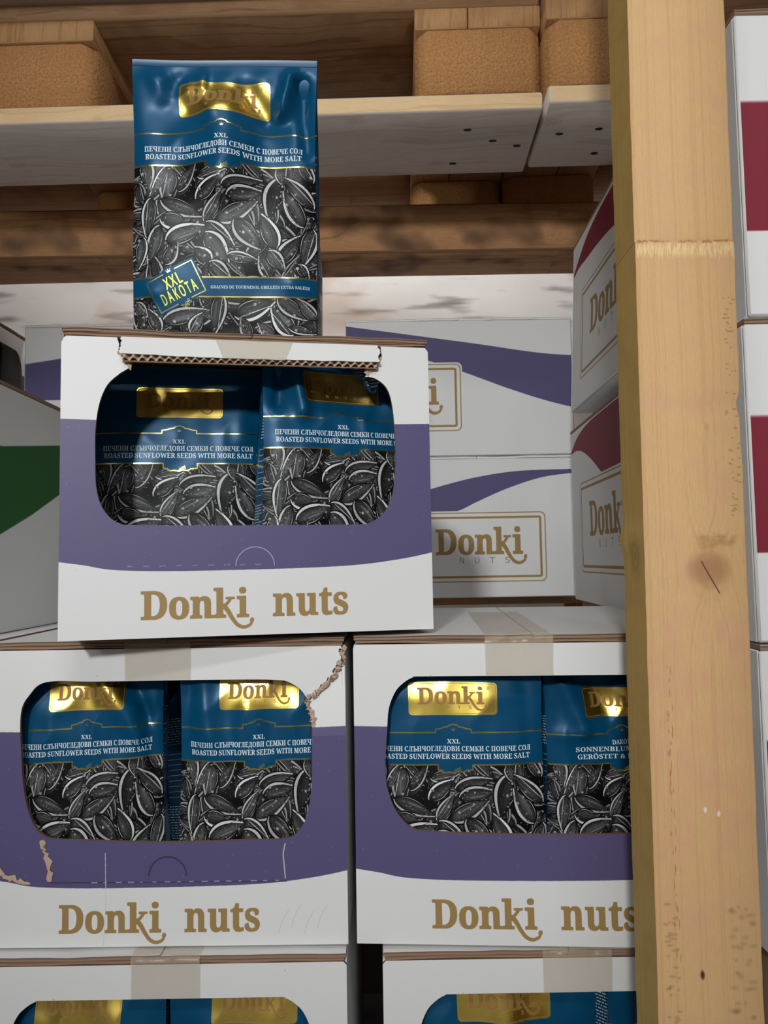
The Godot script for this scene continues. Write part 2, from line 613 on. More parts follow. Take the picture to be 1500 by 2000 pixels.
func textured(t: Texture2D, rough := 0.6) -> StandardMaterial3D:
	var m := StandardMaterial3D.new()
	m.albedo_texture = t
	m.roughness = rough
	return m


# ---------------------------------------------------------------- mesh helpers
func begin() -> SurfaceTool:
	var s := SurfaceTool.new()
	s.begin(Mesh.PRIMITIVE_TRIANGLES)
	return s


# a, b, c, d run counter-clockwise seen from outside
func quad(s: SurfaceTool, a: Vector3, b: Vector3, c: Vector3, d: Vector3, ua := Vector2(0, 1), ub := Vector2(1, 1), uc := Vector2(1, 0), ud := Vector2(0, 0)) -> void:
	for t in [[a, ua], [c, uc], [b, ub], [a, ua], [d, ud], [c, uc]]:
		s.set_uv(t[1])
		s.add_vertex(t[0])


func tri(s: SurfaceTool, a: Vector3, b: Vector3, c: Vector3, ua: Vector2, ub: Vector2, uc: Vector2) -> void:
	for t in [[a, ua], [c, uc], [b, ub]]:
		s.set_uv(t[1])
		s.add_vertex(t[0])


# a sheet of n by m cells; f(u, v) gives the point, u to the right and v downwards seen from outside
func sheet(s: SurfaceTool, n: int, m: int, f: Callable, uv := Rect2(0, 0, 1, 1), flip := false) -> void:
	var p := []
	for j in m + 1:
		for i in n + 1:
			p.append(f.call(float(i) / n, float(j) / m))
	for j in m:
		for i in n:
			var u0 := uv.position.x + uv.size.x * i / n
			var u1 := uv.position.x + uv.size.x * (i + 1) / n
			var v0 := uv.position.y + uv.size.y * j / m
			var v1 := uv.position.y + uv.size.y * (j + 1) / m
			var a: Vector3 = p[(j + 1) * (n + 1) + i]
			var b: Vector3 = p[(j + 1) * (n + 1) + i + 1]
			var c: Vector3 = p[j * (n + 1) + i + 1]
			var d: Vector3 = p[j * (n + 1) + i]
			if flip:
				quad(s, b, a, d, c, Vector2(u1, v1), Vector2(u0, v1), Vector2(u0, v0), Vector2(u1, v0))
			else:
				quad(s, a, b, c, d, Vector2(u0, v1), Vector2(u1, v1), Vector2(u1, v0), Vector2(u0, v0))


func close_mesh(parts: Array, smooth := false) -> ArrayMesh:
	# parts: [SurfaceTool, Material]
	var mesh := ArrayMesh.new()
	for pr in parts:
		var st: SurfaceTool = pr[0]
		st.set_smooth_group(-1)
		if smooth:
			st.index()
		st.generate_normals()
		st.commit(mesh)
		mesh.surface_set_material(mesh.get_surface_count() - 1, pr[1])
	return mesh


# smooth sheets need the smooth group before their vertices are added
func begin_smooth() -> SurfaceTool:
	var s := begin()
	s.set_smooth_group(0)
	return s


func smooth_mesh(parts: Array) -> ArrayMesh:
	var mesh := ArrayMesh.new()
	for pr in parts:
		var st: SurfaceTool = pr[0]
		st.generate_normals()
		st.commit(mesh)
		mesh.surface_set_material(mesh.get_surface_count() - 1, pr[1])
	return mesh


func obj(called: String, mesh: Mesh, parent: Node, at := Transform3D()) -> MeshInstance3D:
	var o := MeshInstance3D.new()
	o.name = called
	o.mesh = mesh
	o.transform = at
	o.cast_shadow = GeometryInstance3D.SHADOW_CASTING_SETTING_ON
	parent.add_child(o, true)
	return o


var taken := {}
func numbered(called: String) -> String:
	var n: int = taken.get(called, 0)
	taken[called] = n + 1
	return called if n == 0 else "%s_%03d" % [called, n]


func thing(called: String, label: String, category: String, at: Vector3, turn := 0.0, group := "") -> Node3D:
	var o := Node3D.new()
	o.name = numbered(called)
	o.position = at + Vector3(0, EYE, 0)
	o.rotation.y = turn
	o.set_meta("label", label)
	o.set_meta("category", category)
	if group != "":
		o.set_meta("group", group)
	add_child(o)
	return o


func structure(called: String, mesh: Mesh, at: Transform3D, label: String) -> MeshInstance3D:
	var o := obj(called, mesh, self, at)
	o.set_meta("kind", "structure")
	o.set_meta("label", label)
	o.set_meta("category", called.split("_")[0])
	return o


# a box with chamfered edges, centred; per-face uv 0..1, or metres along the longest axis for wood
func slab(size: Vector3, bevel: float, mat: Material, wood_at := -1.0, warp := 0.0, edge: Material = null) -> ArrayMesh:
	var s := begin()
	var e := begin() if edge else s
	var h := size / 2.0
	var faces := [[Vector3.BACK, Vector3.RIGHT, Vector3.UP], [Vector3.FORWARD, Vector3.LEFT, Vector3.UP], [Vector3.RIGHT, Vector3.FORWARD, Vector3.UP], [Vector3.LEFT, Vector3.BACK, Vector3.UP], [Vector3.UP, Vector3.RIGHT, Vector3.FORWARD], [Vector3.DOWN, Vector3.RIGHT, Vector3.BACK]]
	for f in faces:
		var n: Vector3 = f[0]
		var r: Vector3 = f[1]
		var u: Vector3 = f[2]
		var hn := absf(n.dot(h))
		var hr := absf(r.dot(h)) - bevel
		var hu := absf(u.dot(h)) - bevel
		var corner := func(a: float, b: float) -> Vector3: return n * hn + r * hr * a + u * hu * b
		if wood_at >= 0.0:
			# grain along the longest side of the piece
			var along := Vector3.RIGHT if size.x >= size.y and size.x >= size.z else (Vector3.UP if size.y >= size.z else Vector3.BACK)
			var uvs := []
			for ab in [[-1, -1], [1, -1], [1, 1], [-1, 1]]:
				var p: Vector3 = corner.call(ab[0], ab[1])
				var l := p.dot(along)
				var x := p.dot(r) if absf(r.dot(along)) < 0.5 else p.dot(u)
				if absf(n.dot(along)) > 0.5:
					l = p.dot(u)
					x = p.dot(r)
				uvs.append(Vector2(x / 0.20 + 0.5 + wood_at * 0.37 + absf(n.y) * 0.31, l / 0.8 + wood_at))
			quad(s if n == Vector3.BACK else e, corner.call(-1, -1), corner.call(1, -1), corner.call(1, 1), corner.call(-1, 1), uvs[0], uvs[1], uvs[2], uvs[3])
		else:
			quad(s if n == Vector3.BACK else e, corner.call(-1, -1), corner.call(1, -1), corner.call(1, 1), corner.call(-1, 1))
		# chamfers along this face's right and top sides
		for side in [[r, hr, u, hu, 1.0], [-r, hr, u, hu, -1.0], [u, hu, r, hr, -1.0], [-u, hu, r, hr, 1.0]]:
			var d: Vector3 = side[0]
			if n.x + n.y * 2 + n.z * 4 < d.x + d.y * 2 + d.z * 4:
				continue
			var w: Vector3 = side[2]
			var a1: Vector3 = n * hn + d * side[1] - w * side[3]
			var a2: Vector3 = n * hn + d * side[1] + w * side[3]
			var b1: Vector3 = n * (hn - bevel) + d * (side[1] + bevel) - w * side[3]
			var b2: Vector3 = n * (hn - bevel) + d * (side[1] + bevel) + w * side[3]
			var uv := Vector2(0.02, 0.02)
			if wood_at >= 0.0:
				uv = Vector2(0.5 + wood_at, wood_at)
			if side[4] > 0.0:
				quad(e, a1, b1, b2, a2, uv, uv, uv, uv)
			else:
				quad(e, b1, a1, a2, b2, uv, uv, uv, uv)
	for x in [-1.0, 1.0]:
		for y in [-1.0, 1.0]:
			for z in [-1.0, 1.0]:
				var a := Vector3(x * h.x, y * (h.y - bevel), z * (h.z - bevel))
				var b := Vector3(x * (h.x - bevel), y * h.y, z * (h.z - bevel))
				var c := Vector3(x * (h.x - bevel), y * (h.y - bevel), z * h.z)
				var uv := Vector2(0.02, 0.02)
				if x * y * z > 0:
					tri(e, a, b, c, uv, uv, uv)
				else:
					tri(e, a, c, b, uv, uv, uv)
	var list := [[s, mat]]
	if edge:
		list.append([e, edge])
	return close_mesh(list)


# a flat panel cut to an outline, with holes; front on +z at z = 0, back at -thick; uv from the panel's box
func cut_panel(outer: PackedVector2Array, holes: Array, thick: float, size: Vector2, face: Material, rim: Material, back: Material, white_rim := true) -> ArrayMesh:
	var pieces := []
	var halves := []
	for k in 2:
		var r := PackedVector2Array([Vector2(-1, -1), Vector2(0, -1), Vector2(0, 1), Vector2(-1, 1)]) if k == 0 else PackedVector2Array([Vector2(0, -1), Vector2(1, -1), Vector2(1, 1), Vector2(0, 1)])
		halves.append(scaled(r, 1000.0))
	for r in halves:
		for p in Geometry2D.intersect_polygons(scaled(outer, 1000.0), r):
			var rest := [p]
			for hl in holes:
				var next := []
				for q in rest:
					next.append_array(Geometry2D.clip_polygons(q, scaled(hl, 1000.0)))
				rest = next
			pieces.append_array(rest)
	var f := begin()
	var b := begin()
	for p in pieces:
		if Geometry2D.is_polygon_clockwise(p):
			continue
		var idx := Geometry2D.triangulate_polygon(p)
		for i in range(0, idx.size(), 3):
			var q := []
			for j in 3:
				q.append(p[idx[i + j]] / 1000.0)
			var ccw: bool = (q[1] - q[0]).cross(q[2] - q[0]) > 0
			var o := [0, 1, 2] if ccw else [0, 2, 1]
			var v := []
			var uv := []
			for j in o:
				v.append(Vector3(q[j].x, q[j].y, 0))
				uv.append(Vector2(q[j].x / size.x + 0.5, 1.0 - q[j].y / size.y))
			tri(f, v[0], v[1], v[2], uv[0], uv[1], uv[2])
			var dz := Vector3(0, 0, -thick)
			tri(b, v[0] + dz, v[2] + dz, v[1] + dz, uv[0], uv[2], uv[1])
	var e := begin()
	var w := begin()
	var loops := [outer]
	loops.append_array(holes)
	for li in loops.size():
		var lp: PackedVector2Array = loops[li]
		var inward := (area_of(lp) > 0) != (li > 0)
		for i in lp.size():
			var p := lp[i]
			var q := lp[(i + 1) % lp.size()]
			var on_side := li == 0 and white_rim and (absf(absf(p.x) - size.x / 2) < 0.003 and absf(absf(q.x) - size.x / 2) < 0.003 or p.y < 0.002 and q.y < 0.002)
			var st := w if on_side else e
			var a := Vector3(p.x, p.y, 0)
			var c := Vector3(q.x, q.y, 0)
			var dz := Vector3(0, 0, -thick)
			var l := p.distance_to(q) / thick
			if inward:
				quad(st, a + dz, c + dz, c, a, Vector2(0, 1), Vector2(l, 1), Vector2(l, 0), Vector2(0, 0))
			else:
				quad(st, c + dz, a + dz, a, c, Vector2(0, 1), Vector2(l, 1), Vector2(l, 0), Vector2(0, 0))
	return close_mesh([[f, face], [b, back], [e, rim], [w, M.paper]])


func scaled(p: PackedVector2Array, k: float) -> PackedVector2Array:
	var q := PackedVector2Array()
	for v in p:
		q.append(v * k)
	return q


func jag(p: PackedVector2Array, amp: float, steps: int, sd: int) -> PackedVector2Array:
	rng.seed = sd
	var out := PackedVector2Array()
	for i in p.size() - 1:
		for j in steps:
			var q := p[i].lerp(p[i + 1], float(j) / steps)
			out.append(q + Vector2(rng.randf_range(-1, 1), rng.randf_range(-1, 1)) * (amp if i + j > 0 else 0.0))
	out.append(p[p.size() - 1])
	return out


# torn brown paper: a rough ribbon along a line, a little proud of the board
func torn_ribbon(line: PackedVector2Array, w0: float, w1: float, sd: int, z: float) -> ArrayMesh:
	rng.seed = sd
	var s := begin()
	var n := line.size()
	var left := []
	var right := []
	for i in n:
		var d := (line[mini(i + 1, n - 1)] - line[maxi(i - 1, 0)]).normalized().orthogonal()
		var w := rng.randf_range(w0, w1)
		var m := line[i] + d * rng.randf_range(-0.3, 0.3) * w
		left.append(Vector3(m.x + d.x * w, m.y + d.y * w, z * rng.randf_range(0.1, 1.6)))
		right.append(Vector3(m.x - d.x * w, m.y - d.y * w, z * rng.randf_range(0.1, 1.6)))
	for i in n - 1:
		var mid0: Vector3 = (left[i] + right[i]) / 2 + Vector3(0, 0, z * rng.randf_range(0.6, 2.2))
		var mid1: Vector3 = (left[i + 1] + right[i + 1]) / 2 + Vector3(0, 0, z * rng.randf_range(0.6, 2.2))
		for q in [[left[i], left[i + 1], mid1, mid0], [mid0, mid1, right[i + 1], right[i]]]:
			if (q[1] - q[0]).cross(q[3] - q[0]).z > 0:
				quad(s, q[0], q[1], q[2], q[3])
			else:
				quad(s, q[3], q[2], q[1], q[0])
	return close_mesh([[s, M.torn]])


# a flap seen on edge: two liners with the fluted core set back between them, gently warped
func flap(size: Vector3, sd: int, wave: float, board: Material = null) -> ArrayMesh:
	var n := 24
	var f := begin()
	var top := begin()
	var y := func(x: float, z: float) -> float: return wave * wob.get_noise_2d(x * 900.0 + sd * 77.0, z * 300.0)
	for layer in [[-0.5, -0.26, 0.0], [-0.26, 0.26, 0.0012], [0.26, 0.5, 0.0]]:
		var lo: float = layer[0] * size.y
		var hi: float = layer[1] * size.y
		var back: float = layer[2]
		for i in n:
			var x0 := (float(i) / n - 0.5) * size.x
			var x1 := (float(i + 1) / n - 0.5) * size.x
			var z0 := 0.0007 * wob.get_noise_2d(x0 * 2200.0, sd * 31.0) - back
			var z1 := 0.0007 * wob.get_noise_2d(x1 * 2200.0, sd * 31.0) - back
			var ya: float = y.call(x0, 0.0)
			var yb: float = y.call(x1, 0.0)
			quad(f, Vector3(x0, ya + lo, z0), Vector3(x1, yb + lo, z1), Vector3(x1, yb + hi, z1), Vector3(x0, ya + hi, z0))
			if back == 0.0:
				for q in [[hi, 1.0], [lo, -1.0]]:
					var a := Vector3(x0, ya + q[0], z0)
					var b := Vector3(x1, yb + q[0], z1)
					var c := Vector3(x1, q[0] + y.call(x1, -0.02) * 0.3, -size.z)
					var d := Vector3(x0, q[0] + y.call(x0, -0.02) * 0.3, -size.z)
					if q[1] > 0:
						quad(top if lo > 0 else f, a, b, c, d)
					else:
						quad(f, d, c, b, a)
	for x in [-0.5, 0.5]:
		var a := Vector3(x * size.x, -size.y / 2, 0)
		var b := Vector3(x * size.x, -size.y / 2, -size.z)
		var u := Vector3(0, size.y, 0)
		if x > 0:
			quad(f, a, b, b + u, a + u)
		else:
			quad(f, b, a, a + u, b + u)
	return close_mesh([[f, board if board else M.kraft], [top, M.paper]])


# clear tape folded over the front top edge, a little crumpled at the fold
func tape(w: float, down: float, back: float, sd: int) -> ArrayMesh:
	var s := begin_smooth()
	var f := func(u: float, v: float) -> Vector3:
		var l := v * (down + back) - back
		var x := (u - 0.5) * w * (1.0 - 0.05 * v)
		var crumple: float = exp(-absf(l) / 0.010) * 0.0022
		var n := wob.get_noise_2d(u * 260.0 + sd * 91.0, v * 420.0)
		var n2 := absf(wob.get_noise_2d(u * 700.0 + sd * 17.0, v * 900.0))
		if l < 0:
			return Vector3(x, 0.0008 + crumple * (0.5 + n) + 0.0006 * n2, l)
		return Vector3(x + 0.0006 * n, -l, 0.0008 + crumple * (0.4 + n) + 0.0003 * n2)
	sheet(s, 36, 48, f)
	return smooth_mesh([[s, M.tape]])


const FRONT_T := 0.0036


# a display carton: origin at the foot of its front, middle; window outline in metres above the foot
func display_box(label: String, at: Vector3, turn: float, face: Material, window: PackedVector2Array, tape_x: float, opt := {}) -> Node3D:
	var w := BOX.x
	var h := BOX.y
	var d := 0.395
	var t := FRONT_T
	var o := thing("display_carton", label, "carton", at, turn, "open-fronted cartons of seed bags")
	var top := h - 2 * t - 0.0006
	var outer := PackedVector2Array()
	var holes := [window]
	var hw := w / 2
	if opt.has("torn_top"):
		# the window runs out through the torn upper edge
		outer.append_array(PackedVector2Array([Vector2(-hw, 0), Vector2(hw, 0), Vector2(hw, top - 0.004), Vector2(hw - 0.003, top)]))
		var rev := window.duplicate()
		rev.reverse()
		for p in rev:
			outer.append(Vector2(p.x, minf(p.y, top)))
		outer.append_array(PackedVector2Array([Vector2(-hw + 0.004, top), Vector2(-hw, top - 0.006)]))
		holes = []
	elif opt.has("torn_corner"):
		var line: PackedVector2Array = opt.torn_corner
		outer.append_array(PackedVector2Array([Vector2(-hw, 0), Vector2(hw, 0)]))
		outer.append(Vector2(hw, top))
		outer.append(Vector2(-hw, top))
	else:
		outer.append_array(PackedVector2Array([Vector2(-hw, 0), Vector2(hw, 0), Vector2(hw, top - 0.003), Vector2(hw - 0.003, top), Vector2(-hw + 0.003, top), Vector2(-hw, top - 0.003)]))
	if opt.has("torn_corner"):
		# the front tore off its right upper strip: the strip stays behind, the rest stands proud
		var line: PackedVector2Array = jag(opt.torn_corner, 0.0013, 7, 21)
		var corner := line.duplicate()
		corner.append_array(PackedVector2Array([Vector2(0.1365, 0.1902), Vector2(hw, 0.1902), Vector2(hw, top - 0.004), Vector2(hw - 0.002, top)]))
		var big := Geometry2D.clip_polygons(scaled(outer, 1000.0), scaled(corner, 1000.0))
		outer = scaled(big[0], 0.001)
		var strip := Geometry2D.intersect_polygons(scaled(Geometry2D.offset_polygon(scaled(corner, 1000.0), 9.0)[0], 0.001), PackedVector2Array([Vector2(0, 0.1902), Vector2(hw, 0.1902), Vector2(hw, top), Vector2(0, top)]))
		var strip_mm := Geometry2D.clip_polygons(scaled(strip[0], 1000.0), scaled(window, 1000.0))
		obj("torn_corner", cut_panel(scaled(strip_mm[0], 0.001), [], t * 0.6, BOX, face, M.kraft, M.kraft), o, Transform3D(Basis(), Vector3(0, 0.1902, 0)) * Transform3D(Basis(Vector3.RIGHT, -0.10), Vector3.ZERO) * Transform3D(Basis(), Vector3(0, -0.1902, 0)))
		obj("torn_edge", torn_ribbon(line, 0.0007, 0.0034, 8, 0.0012), o, Transform3D(Basis(), Vector3(0.0022, -0.001, -0.0020)))
	obj("front_panel", cut_panel(outer, holes, t, BOX, face, M.kraft_edge, M.kraft), o)
	for s in [-1.0, 1.0]:
		var side := slab(Vector3(d, top, t), 0.0012, M.paper, -1.0, 0.0, M.paper)
		obj("side_panel", side, o, Transform3D(Basis(Vector3.UP, s * PI / 2), Vector3(s * (hw - t / 2), top / 2, -d / 2 - t - 0.0002)))
	obj("back_panel", slab(Vector3(w, top, t), 0.0012, M.paper, -1.0, 0.0, M.kraft), o, Transform3D(Basis(Vector3.UP, PI), Vector3(0, top / 2, -d - t * 1.6)))
	var floor_t: float = opt.get("floor", 0.0045)
	obj("bottom_panel", slab(Vector3(w - 2 * t - 0.001, floor_t, d - 0.001), 0.0008, M.kraft), o, Transform3D(Basis(), Vector3(0, floor_t / 2 + 0.0004, -d / 2 - t)))
	# closed top: front flap under two long outer flaps that meet in the middle
	var wave: float = opt.get("wave", 0.0012)
	obj("top_flap", flap(Vector3(w - 0.004, t, 0.16), int(at.x * 997) + 3, wave), o, Transform3D(Basis(), Vector3(0, h - 1.5 * t, -0.0006)))
	for s in [-1.0, 1.0]:
		obj("top_flap", flap(Vector3(hw - 0.001, t, d + 0.006), int(at.x * 997 + s * 5), wave * 0.8), o, Transform3D(Basis(), Vector3(s * hw / 2, h - t / 2, 0.0002)))
	if tape_x > -1.0:
		obj("packing_tape", tape(opt.get("tape_w", 0.066), opt.get("tape_down", 0.037), 0.30, int(tape_x * 500) + 9), o, Transform3D(Basis(), Vector3(tape_x, h, 0.0009)))
	return o


# a closed carton with printed sides: origin at the middle of its foot; mats: front, left, right
func carton(called: String, label: String, at: Vector3, turn: float, size: Vector3, mats: Dictionary, group := "") -> Node3D:
	var o := thing(called, label, "carton", at, turn, group)
	var t := 0.004
	var w := size.x
	var d := size.z
	var top := size.y - t - 0.0006
	var p: Material = mats.get("plain", M.paper)
	obj("front_panel", slab(Vector3(w, top, t), 0.002, mats.get("front", p), -1.0, 0.0, p), o, Transform3D(Basis(), Vector3(0, top / 2, d / 2 - t / 2)))
	obj("back_panel", slab(Vector3(w, top, t), 0.002, p), o, Transform3D(Basis(Vector3.UP, PI), Vector3(0, top / 2, -d / 2 + t / 2)))
	obj("side_panel", slab(Vector3(d - 2 * t - 0.0004, top, t), 0.0012, mats.get("left", p), -1.0, 0.0, p), o, Transform3D(Basis(Vector3.UP, -PI / 2), Vector3(-w / 2 + t / 2, top / 2, 0)))
	obj("side_panel", slab(Vector3(d - 2 * t - 0.0004, top, t), 0.0012, mats.get("right", p), -1.0, 0.0, p), o, Transform3D(Basis(Vector3.UP, PI / 2), Vector3(w / 2 - t / 2, top / 2, 0)))
	obj("bottom_panel", slab(Vector3(w - 2 * t - 0.001, t, d - 2 * t - 0.001), 0.001, p), o, Transform3D(Basis(), Vector3(0, t / 2 + 0.0003, 0)))
	for s in [-1.0, 1.0]:
		obj("top_flap", flap(Vector3(w / 2 - 0.001, t, d), int(at.x * 311 + s * 3), 0.0012, mats.get("lid", null)), o, Transform3D(Basis(), Vector3(s * w / 4, size.y - t / 2, d / 2)))
	return o


# ---------------------------------------------------------------- bags
# creases: u0, v0, u1, v1, width, height (thousandths; v in bag widths from the top)
func bag(label: String, at: Vector3, turn: float, size: Vector3, sd: int, creases: String, german := false, lean := 0.0, opt := {}) -> Node3D:
	var o := thing("seed_bag", label, "bag", at, turn, "" if opt.has("mat") else "blue seed bags")
	var lines := []
	for cr in creases.split(" ", false):
		var v := cr.split(",")
		lines.append([Vector2(float(v[0]), float(v[1])) / 1000.0, Vector2(float(v[2]), float(v[3])) / 1000.0, float(v[4]) / 1000.0, float(v[5]) / 1000.0])
	var W := size.x
	var H := size.y
	var D := size.z
	var rough: float = opt.get("rumple", 1.0)
	var thick := func(v: float) -> float:
		var f := smoothstep(0.02, opt.get("full", 0.42), v)
		return lerpf(0.0012, D * 0.5, f)
	var tuck := func(v: float) -> float:
		return D * 0.30 * (1.0 - smoothstep(0.05, 0.75, v))
	var rumple := func(u: float, v: float) -> float:
		var y := v * BAG_Y
		var z := 0.0
		for l in lines:
			var p := Vector2(u, y)
			var q := Geometry2D.get_closest_point_to_segment(p, l[0], l[1])
			var dd: float = p.distance_to(q) / l[2]
			if dd < 3.0:
				z += l[3] * W * exp(-dd * dd)
		var loose := 1.0 - 0.6 * smoothstep(0.3, 0.7, v)
		z += rough * 0.0026 * loose * wob.get_noise_2d(u * 110.0 + sd * 53.0, y * 95.0)
		z += rough * 0.0012 * (1.0 - absf(wob.get_noise_2d(u * 240.0 + sd * 13.0, y * 200.0 + 40.0)) * 3.0) * loose
		return z
	var narrow := func(v: float) -> float:
		return 1.0 - 0.02 * sin(PI * clampf(v * 1.6, 0.0, 1.0))
	var edge_z := func(v: float) -> float:
		return thick.call(v) * 0.80
	var shift := func(v: float) -> float:
		return opt.get("bias", 0.8) * (D * 0.5 - thick.call(v))
	var front := func(u: float, v: float) -> Vector3:
		var e := absf(2.0 * u - 1.0)
		var t: float = thick.call(v)
		var full: float = t + opt.get("belly", 0.006) * sin(PI * clampf(v, 0.0, 1.0)) * smoothstep(0.05, 0.3, v)
		var z: float = lerpf(edge_z.call(v), full, 1.0 - pow(e, 5.0)) if e < 1.0 else edge_z.call(v)
		z += rumple.call(u, v) * (1.0 - pow(e, 8.0)) * smoothstep(0.0, 0.05, v) * (1.0 - smoothstep(0.97, 1.0, v))
		var dip: float = -0.004 * wob.get_noise_2d(u * 60.0 + sd * 9.0, 5.0) * (1.0 - smoothstep(0.0, 0.2, v))
		return Vector3((u - 0.5) * W * narrow.call(v), (1.0 - v) * H + dip, z + shift.call(v))
	var bottom_in := 0.0
	var tilt := Transform3D(Basis(Vector3.RIGHT, lean), Vector3.ZERO)
	var st := begin_smooth()
	sheet(st, 56, 84, front)
	obj("front_panel", smooth_mesh([[st, opt.get("mat", M.bag_german if german else M.bag)]]), o, tilt)
	var bk := begin_smooth()
	var back := func(u: float, v: float) -> Vector3:
		var e := absf(2.0 * u - 1.0)
		var z: float = -lerpf(edge_z.call(v), thick.call(v) + 0.004 * sin(PI * v) * smoothstep(0.05, 0.3, v), 1.0 - pow(e, 5.0))
		return Vector3((0.5 - u) * W * narrow.call(v), (1.0 - v) * H + (front.call(1.0 - u, v).y - (1.0 - v) * H), z + shift.call(v))
	sheet(bk, 24, 36, back)
	obj("back_panel", smooth_mesh([[bk, M.bag]]), o, tilt)
	for s in [-1.0, 1.0]:
		var g := begin_smooth()
		var gusset := func(u: float, v: float) -> Vector3:
			if s < 0:
				u = 1.0 - u
			var f: Vector3 = front.call(1.0 if s > 0 else 0.0, v)
			var zz: float = lerpf(edge_z.call(v), -edge_z.call(v), u)
			var inn: float = tuck.call(v) * (1.0 - absf(2.0 * u - 1.0)) - 0.004 * sin(PI * u) * smoothstep(0.4, 0.8, v)
			var x: float = f.x - s * inn * minf(1.0, thick.call(v) / (D * 0.2))
			return Vector3(x + 0.0015 * wob.get_noise_2d(u * 60.0, v * 120.0 + sd), f.y, zz + shift.call(v))
		sheet(g, 12, 48, gusset)
		obj("side_gusset", smooth_mesh([[g, M.bag_side]]), o, tilt)
	# the foot, and the crimped strip along the top
	var ft := begin_smooth()
	sheet(ft, 24, 8, func(u: float, v: float) -> Vector3: return Vector3((u - 0.5) * W, 0.0004, lerpf(edge_z.call(1.0), -edge_z.call(1.0), v)), Rect2(0, 0, 1, 1), true)
	obj("foot", smooth_mesh([[ft, M.bag_blue]]), o, tilt)
	if opt.has("tip"):
		var tp := begin_smooth()
		sheet(tp, 14, 10, func(u: float, v: float) -> Vector3:
			var wd := lerpf(0.070, 0.006, pow(v, 0.8))
			return Vector3(0.016 + (u - 0.5) * wd + 0.010 * v, H - 0.001 - 0.040 * v, D * 0.5 + 0.006 + 0.016 * sin(v * 2.2) + 0.003 * sin(u * 9.0)), Rect2(0, 0.2, 1, 0.14))
		obj("folded_tip", smooth_mesh([[tp, M.bag_side]]), o, tilt)
	var sl := begin()
	for side in [1.0, -1.0]:
		sheet(sl, 56, 2, func(u: float, v: float) -> Vector3:
			var p: Vector3 = front.call(u, 0.0)
			return Vector3(p.x, p.y + 0.006 * (1.0 - v), side * 0.0013 + 0.0004 * sin(v * 9.0) + shift.call(0.0)), Rect2(0, 0, 1, 0.02), side < 0)
	obj("top_seal", close_mesh([[sl, M.bag_blue]]), o, tilt)
	return o


# ---------------------------------------------------------------- pallets
func chip_block(size: Vector3) -> ArrayMesh:
	# pressed-chip block with its upright corners cut off
	var s := begin()
	var h := size / 2
	var c := 0.017
	var ring := [Vector2(-h.x, -h.z + c), Vector2(-h.x + c, -h.z), Vector2(h.x - c, -h.z), Vector2(h.x, -h.z + c), Vector2(h.x, h.z - c), Vector2(h.x - c, h.z), Vector2(-h.x + c, h.z), Vector2(-h.x, h.z - c)]
	var e := 0.003
	for i in 8:
		var a: Vector2 = ring[i]
		var b: Vector2 = ring[(i + 1) % 8]
		var ai := a * (1.0 - e / h.x)
		var bi := b * (1.0 - e / h.x)
		quad(s, Vector3(b.x, -h.y + e, b.y), Vector3(a.x, -h.y + e, a.y), Vector3(a.x, h.y - e, a.y), Vector3(b.x, h.y - e, b.y))
		quad(s, Vector3(b.x, h.y - e, b.y), Vector3(a.x, h.y - e, a.y), Vector3(ai.x, h.y, ai.y), Vector3(bi.x, h.y, bi.y))
		quad(s, Vector3(bi.x, -h.y, bi.y), Vector3(ai.x, -h.y, ai.y), Vector3(a.x, -h.y + e, a.y), Vector3(b.x, -h.y + e, b.y))
		tri(s, Vector3(0, h.y, 0), Vector3(bi.x, h.y, bi.y), Vector3(ai.x, h.y, ai.y), Vector2.ZERO, Vector2.ZERO, Vector2.ZERO)
		tri(s, Vector3(0, -h.y, 0), Vector3(ai.x, -h.y, ai.y), Vector3(bi.x, -h.y, bi.y), Vector2.ZERO, Vector2.ZERO, Vector2.ZERO)
	return close_mesh([[s, M.chip]])


